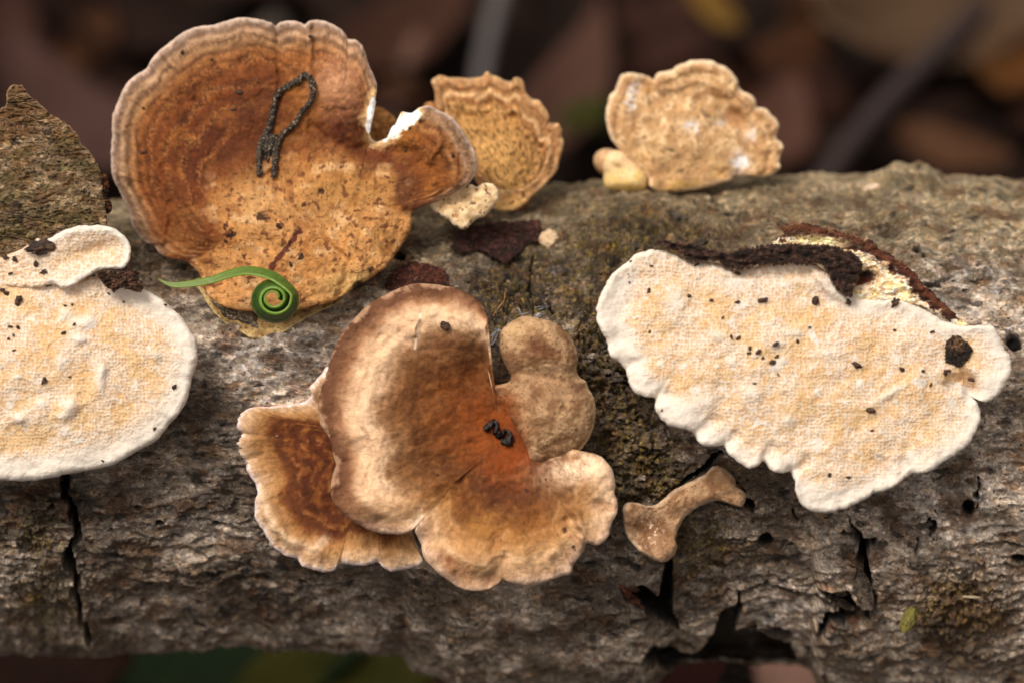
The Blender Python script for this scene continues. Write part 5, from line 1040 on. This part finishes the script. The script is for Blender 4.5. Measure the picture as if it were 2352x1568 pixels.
# ------------------------------------------------------------------ forest floor and litter, far out of focus
def ground_z(x,y):
    x=np.asarray(x,float); y=np.asarray(y,float)
    z = 0.006*fbm(x*12,y*12,3.,4)+0.004*fbm(x*45,y*45,9.,3)
    side = sm(.26,.42,np.abs(x))*np.exp(-(y/.13)**2)         # low banks that carry the ends of the log
    return z + side*0.095
def floor():
    a = np.concatenate([[-60,-20,-6,-2.5,-1.4],np.linspace(-1,1,241),[1.4,2.5,6,20,60]])
    X,Y = np.meshgrid(a, a+0.2)
    V = np.stack([X,Y,ground_z(X,Y)],-1)
    m,t,b = newmat('forest_floor_soil'); tc = N(t,'ShaderNodeTexCoord').outputs['Object']
    n1 = noise(t,tc,30,5,.65); n2 = noise(t,tc,110,4,.7)
    col = mixn(t,mapr(t,n1,.35,.65),(0.006,0.004,0.003),(0.022,0.012,0.009)); col = mixn(t,mapr(t,n2,.55,.7),col,(0.04,0.022,0.016))
    t.links.new(col,b.inputs['Base Color']); b.inputs['Roughness'].default_value=.9; b.inputs['Specular IOR Level'].default_value=.05; t.links.new(bump(t,n2,.8,.01),b.inputs['Normal'])
    o = make('forest_floor', V.reshape(-1,3), grid_faces(len(a),len(a),False), m); tag(o,kind='structure')
floor()
def leaf_mat(name, c1, c2):
    return mat_plain(name, tuple(v*k for v,k in zip(c1,(.50,.36,.30))), tuple(v*k for v,k in zip(c2,(.50,.36,.30))), 60, .75, .3, .002, spec=.08)
LM = [leaf_mat('dead_leaf_skin_a',(0.030,0.013,0.009),(0.06,0.028,0.019)), leaf_mat('dead_leaf_skin_b',(0.045,0.024,0.020),(0.08,0.046,0.038)), leaf_mat('dead_leaf_skin_c',(0.014,0.008,0.006),(0.028,0.015,0.011)), leaf_mat('dead_leaf_skin_d',(0.06,0.030,0.014),(0.10,0.05,0.022))]
def leaf_mesh(name, L, Wd, mat, curl, seed, lobes=0):
    n,m = 22,9
    u = np.linspace(0,1,n); v = np.linspace(-1,1,m); U,Vv = np.meshgrid(u,v,indexing='ij')
    w = Wd*np.sin(math.pi*np.clip(U,0.02,.99)**.8)**.75*(1+.18*lobes*np.sin(U*26))
    X = (U-.5)*L; Y = Vv*w; Z = curl*((U-.4)**2*L*1.4+ (Vv**2)*w*.6) + .06*L*fbm(U*2+seed,Vv*1.2,seed*1.3,2)
    top = np.stack([X,Y,Z],-1).reshape(-1,3); bot = top-np.array([0,0,.0006])
    f = grid_faces(m,n,False); k=n*m; fb = f[:,::-1]+k
    i = np.arange(m-1); j=np.arange(n-1)
    e = [np.stack([i+1,i,i+k,i+1+k],1), np.stack([(n-1)*m+i,(n-1)*m+i+1,(n-1)*m+i+1+k,(n-1)*m+i+k],1), np.stack([j*m,(j+1)*m,(j+1)*m+k,j*m+k],1), np.stack([(j+1)*m+m-1,j*m+m-1,j*m+m-1+k,(j+1)*m+m-1+k],1)]
    st = [[L/2,0,0]]
    o = make(name, np.concatenate([top,bot]), np.concatenate([f,fb]+e), mat)
    return o
def ray_ground(px,py,z=0.0):
    o = ORG+FA*D*K; d = P(px,py,0)-o; t = (z-o[2])/d[2]; return o+d*t
CN = ['rust brown','mauve brown','very dark brown','orange brown']
protos = []
def px_of(p):
    v = np.asarray(p)-(ORG+FA*D*K); dz = -(v@FA); return 1176+(v@XA)/dz*D, 784-(v@UA)/dz*D
def where(px,py):
    if py > 1400: return 'in the dim gap below the log'
    if px < 250: return 'behind the bark slab at the upper left'
    if px < 600: return 'behind the left half of the largest bracket'
    if px < 980: return 'behind the notched right half of the largest bracket'
    if px < 1390: return 'behind the ruffled bracket'
    if px < 1800: return 'behind the knobbly cream bracket'
    if px < 2080: return 'right of the knobbly cream bracket, behind the log'
    return 'behind the far right end of the log'
for i in range(620):
    x, y = random.uniform(-.36,.36), random.uniform(-.04,.62)
    z = float(ground_z(x,y))+random.uniform(.003,.014); px,py = px_of((x,y,z)); k = random.randrange(12)
    rot = (random.uniform(-.6,.6),random.uniform(-.6,.6),random.uniform(0,6.3)); s = random.uniform(.35,.8)
    if 520 < py < 1380 or py < -260 or py > 1900 or px < -350 or px > 2700: continue
    if len(protos) < 12:
        k = len(protos); o = leaf_mesh('dead_leaf', random.uniform(.045,.075), random.uniform(.011,.019), LM[k%4], random.uniform(.2,.9)*random.choice([-1,1]), k, k%2); protos.append(o)
    else:
        o = protos[k].copy(); COL.objects.link(o)
    tag(o, 'blurred '+CN[k%4]+' dead leaf '+where(px,py), 'dead leaf', 'dead leaves of the litter')
    o.location = (x,y,z); o.rotation_euler = rot; o.scale = (s,s,s)
LEAFV = None
def place_leaf(px,py,L,Wd,c1,c2,rz,label,name='dead_leaf',cat='dead leaf',tilt=(0,0),curl=.4,dz=.02,seed=50):
    m = leaf_mat(label[:18].replace(' ','_'),c1,c2); o = leaf_mesh(name,L,Wd,m,curl,seed); g = ray_ground(px,py,dz)
    o.location = Vector(g); o.rotation_euler = (tilt[0],tilt[1],rz); tag(o,label,cat); return o
place_leaf(2190,-30,.075,.022,(0.11,0.085,0.055),(0.15,0.12,0.08),.25,'pale beige dead leaf at the top right corner of the picture',dz=.03,seed=51,tilt=(.5,0))
place_leaf(1640,10,.036,.0035,(0.20,0.14,0.03),(0.26,0.19,0.045),-1.15,'narrow yellow leaf hanging into the top edge of the picture',dz=.03,seed=52,tilt=(.5,0))
place_leaf(1345,265,.014,.0055,(0.035,0.06,0.006),(0.055,0.085,0.010),.6,'small blurred green leaf behind the log right of the ruffled bracket','green_leaf','leaf',dz=.02,seed=53)
place_leaf(2195,340,.030,.006,(0.09,0.05,0.026),(0.13,0.08,0.045),-.5,'orange brown curled leaf behind the log at the right',dz=.02,seed=54,tilt=(.4,0))
place_leaf(2345,140,.03,.010,(0.11,0.055,0.014),(0.15,0.08,0.024),1.2,'orange leaf cut by the right edge near the top',dz=.02,seed=55)
place_leaf(1790,290,.035,.009,(0.10,0.058,0.048),(0.13,0.08,0.064),1.3,'pinkish brown leaf just behind the knobbly cream bracket',dz=.02,seed=56)
place_leaf(150,260,.06,.014,(0.085,0.055,0.052),(0.11,0.075,0.07),2.2,'mauve brown leaf between the bark slab and the largest bracket',dz=.02,seed=57)
place_leaf(1310,200,.06,.010,(0.10,0.062,0.052),(0.13,0.085,0.07),1.3,'pale mauve leaf behind the log between the two far brackets',dz=.02,seed=59)
place_leaf(940,60,.05,.012,(0.06,0.032,0.022),(0.08,0.045,0.032),.9,'brown leaf behind the top right edge of the largest bracket',dz=.02,seed=66)
place_leaf(350,1560,.09,.026,(0.008,0.028,0.010),(0.018,0.045,0.014),.1,'dark green leaf below the log at lower left','green_leaf','leaf',dz=.03,seed=60)
place_leaf(60,1570,.04,.018,(0.03,0.016,0.012),(0.05,0.026,0.018),.1,'brown leaf below the log at the lower left corner',dz=.04,seed=61)
place_leaf(800,1560,.045,.013,(0.05,0.07,0.010),(0.08,0.10,0.018),.3,'yellow green leaf below the log left of the bottom centre','green_leaf','leaf',dz=.04,seed=62)
place_leaf(1790,1570,.10,.03,(0.5,0.38,0.34),(0.6,0.46,0.40),.0,'broad pale brown leaf seen under the broken lower edge of the log','dead_leaf','dead leaf',dz=.04,seed=63)
place_leaf(1510,1570,.04,.02,(0.05,0.018,0.018),(0.07,0.027,0.025),1.0,'dark red leaf under the lower edge of the log',dz=.05,seed=64)
def twig(px0,py0,px1,py1,r,dz,c1,c2,label):
    a = ray_ground(px0,py0,dz); b_ = ray_ground(px1,py1,dz); n=24;k=10
    u=np.linspace(0,1,n); c = a+(b_-a)*u[:,None]; c[:,2]+= .003*np.sin(u*4); c[:,0]+=.0015*np.sin(u*6)
    d=(b_-a)/np.linalg.norm(b_-a); s1=np.cross(d,[0,0,1.]); s1/=np.linalg.norm(s1); s2=np.cross(d,s1)
    an=np.linspace(0,2*math.pi,k,endpoint=False); rr=r*(1-.3*u)[:,None]*(1+.1*perlin(u[:,None]*9,np.cos(an)[None]*1.0))
    V=c[:,None]+s1*(rr*np.cos(an))[...,None]+s2*(rr*np.sin(an))[...,None]
    o=make('twig',V.reshape(-1,3),grid_faces(k,n,True),mat_plain(label[:16].replace(' ','_'),c1,c2,90,.7,.4,.001)); tag(o,label,'twig')
twig(1160,-160,1105,300,.0026,.02,(0.075,0.062,0.06),(0.10,0.085,0.08),'straight grey twig standing out behind the ruffled bracket')
twig(2330,-60,1880,420,.0034,.02,(0.022,0.011,0.010),(0.032,0.017,0.015),'thick diagonal mauve brown twig in the litter at the upper right')
twig(640,60,380,330,.004,.012,(0.04,0.025,0.02),(0.06,0.04,0.03),'dim brown twig behind the left half of the largest bracket')
twig(960,60,900,330,.003,.012,(0.07,0.03,0.018),(0.1,0.045,0.028),'thin reddish twig behind the notch of the largest bracket')

S.render.engine = 'CYCLES'
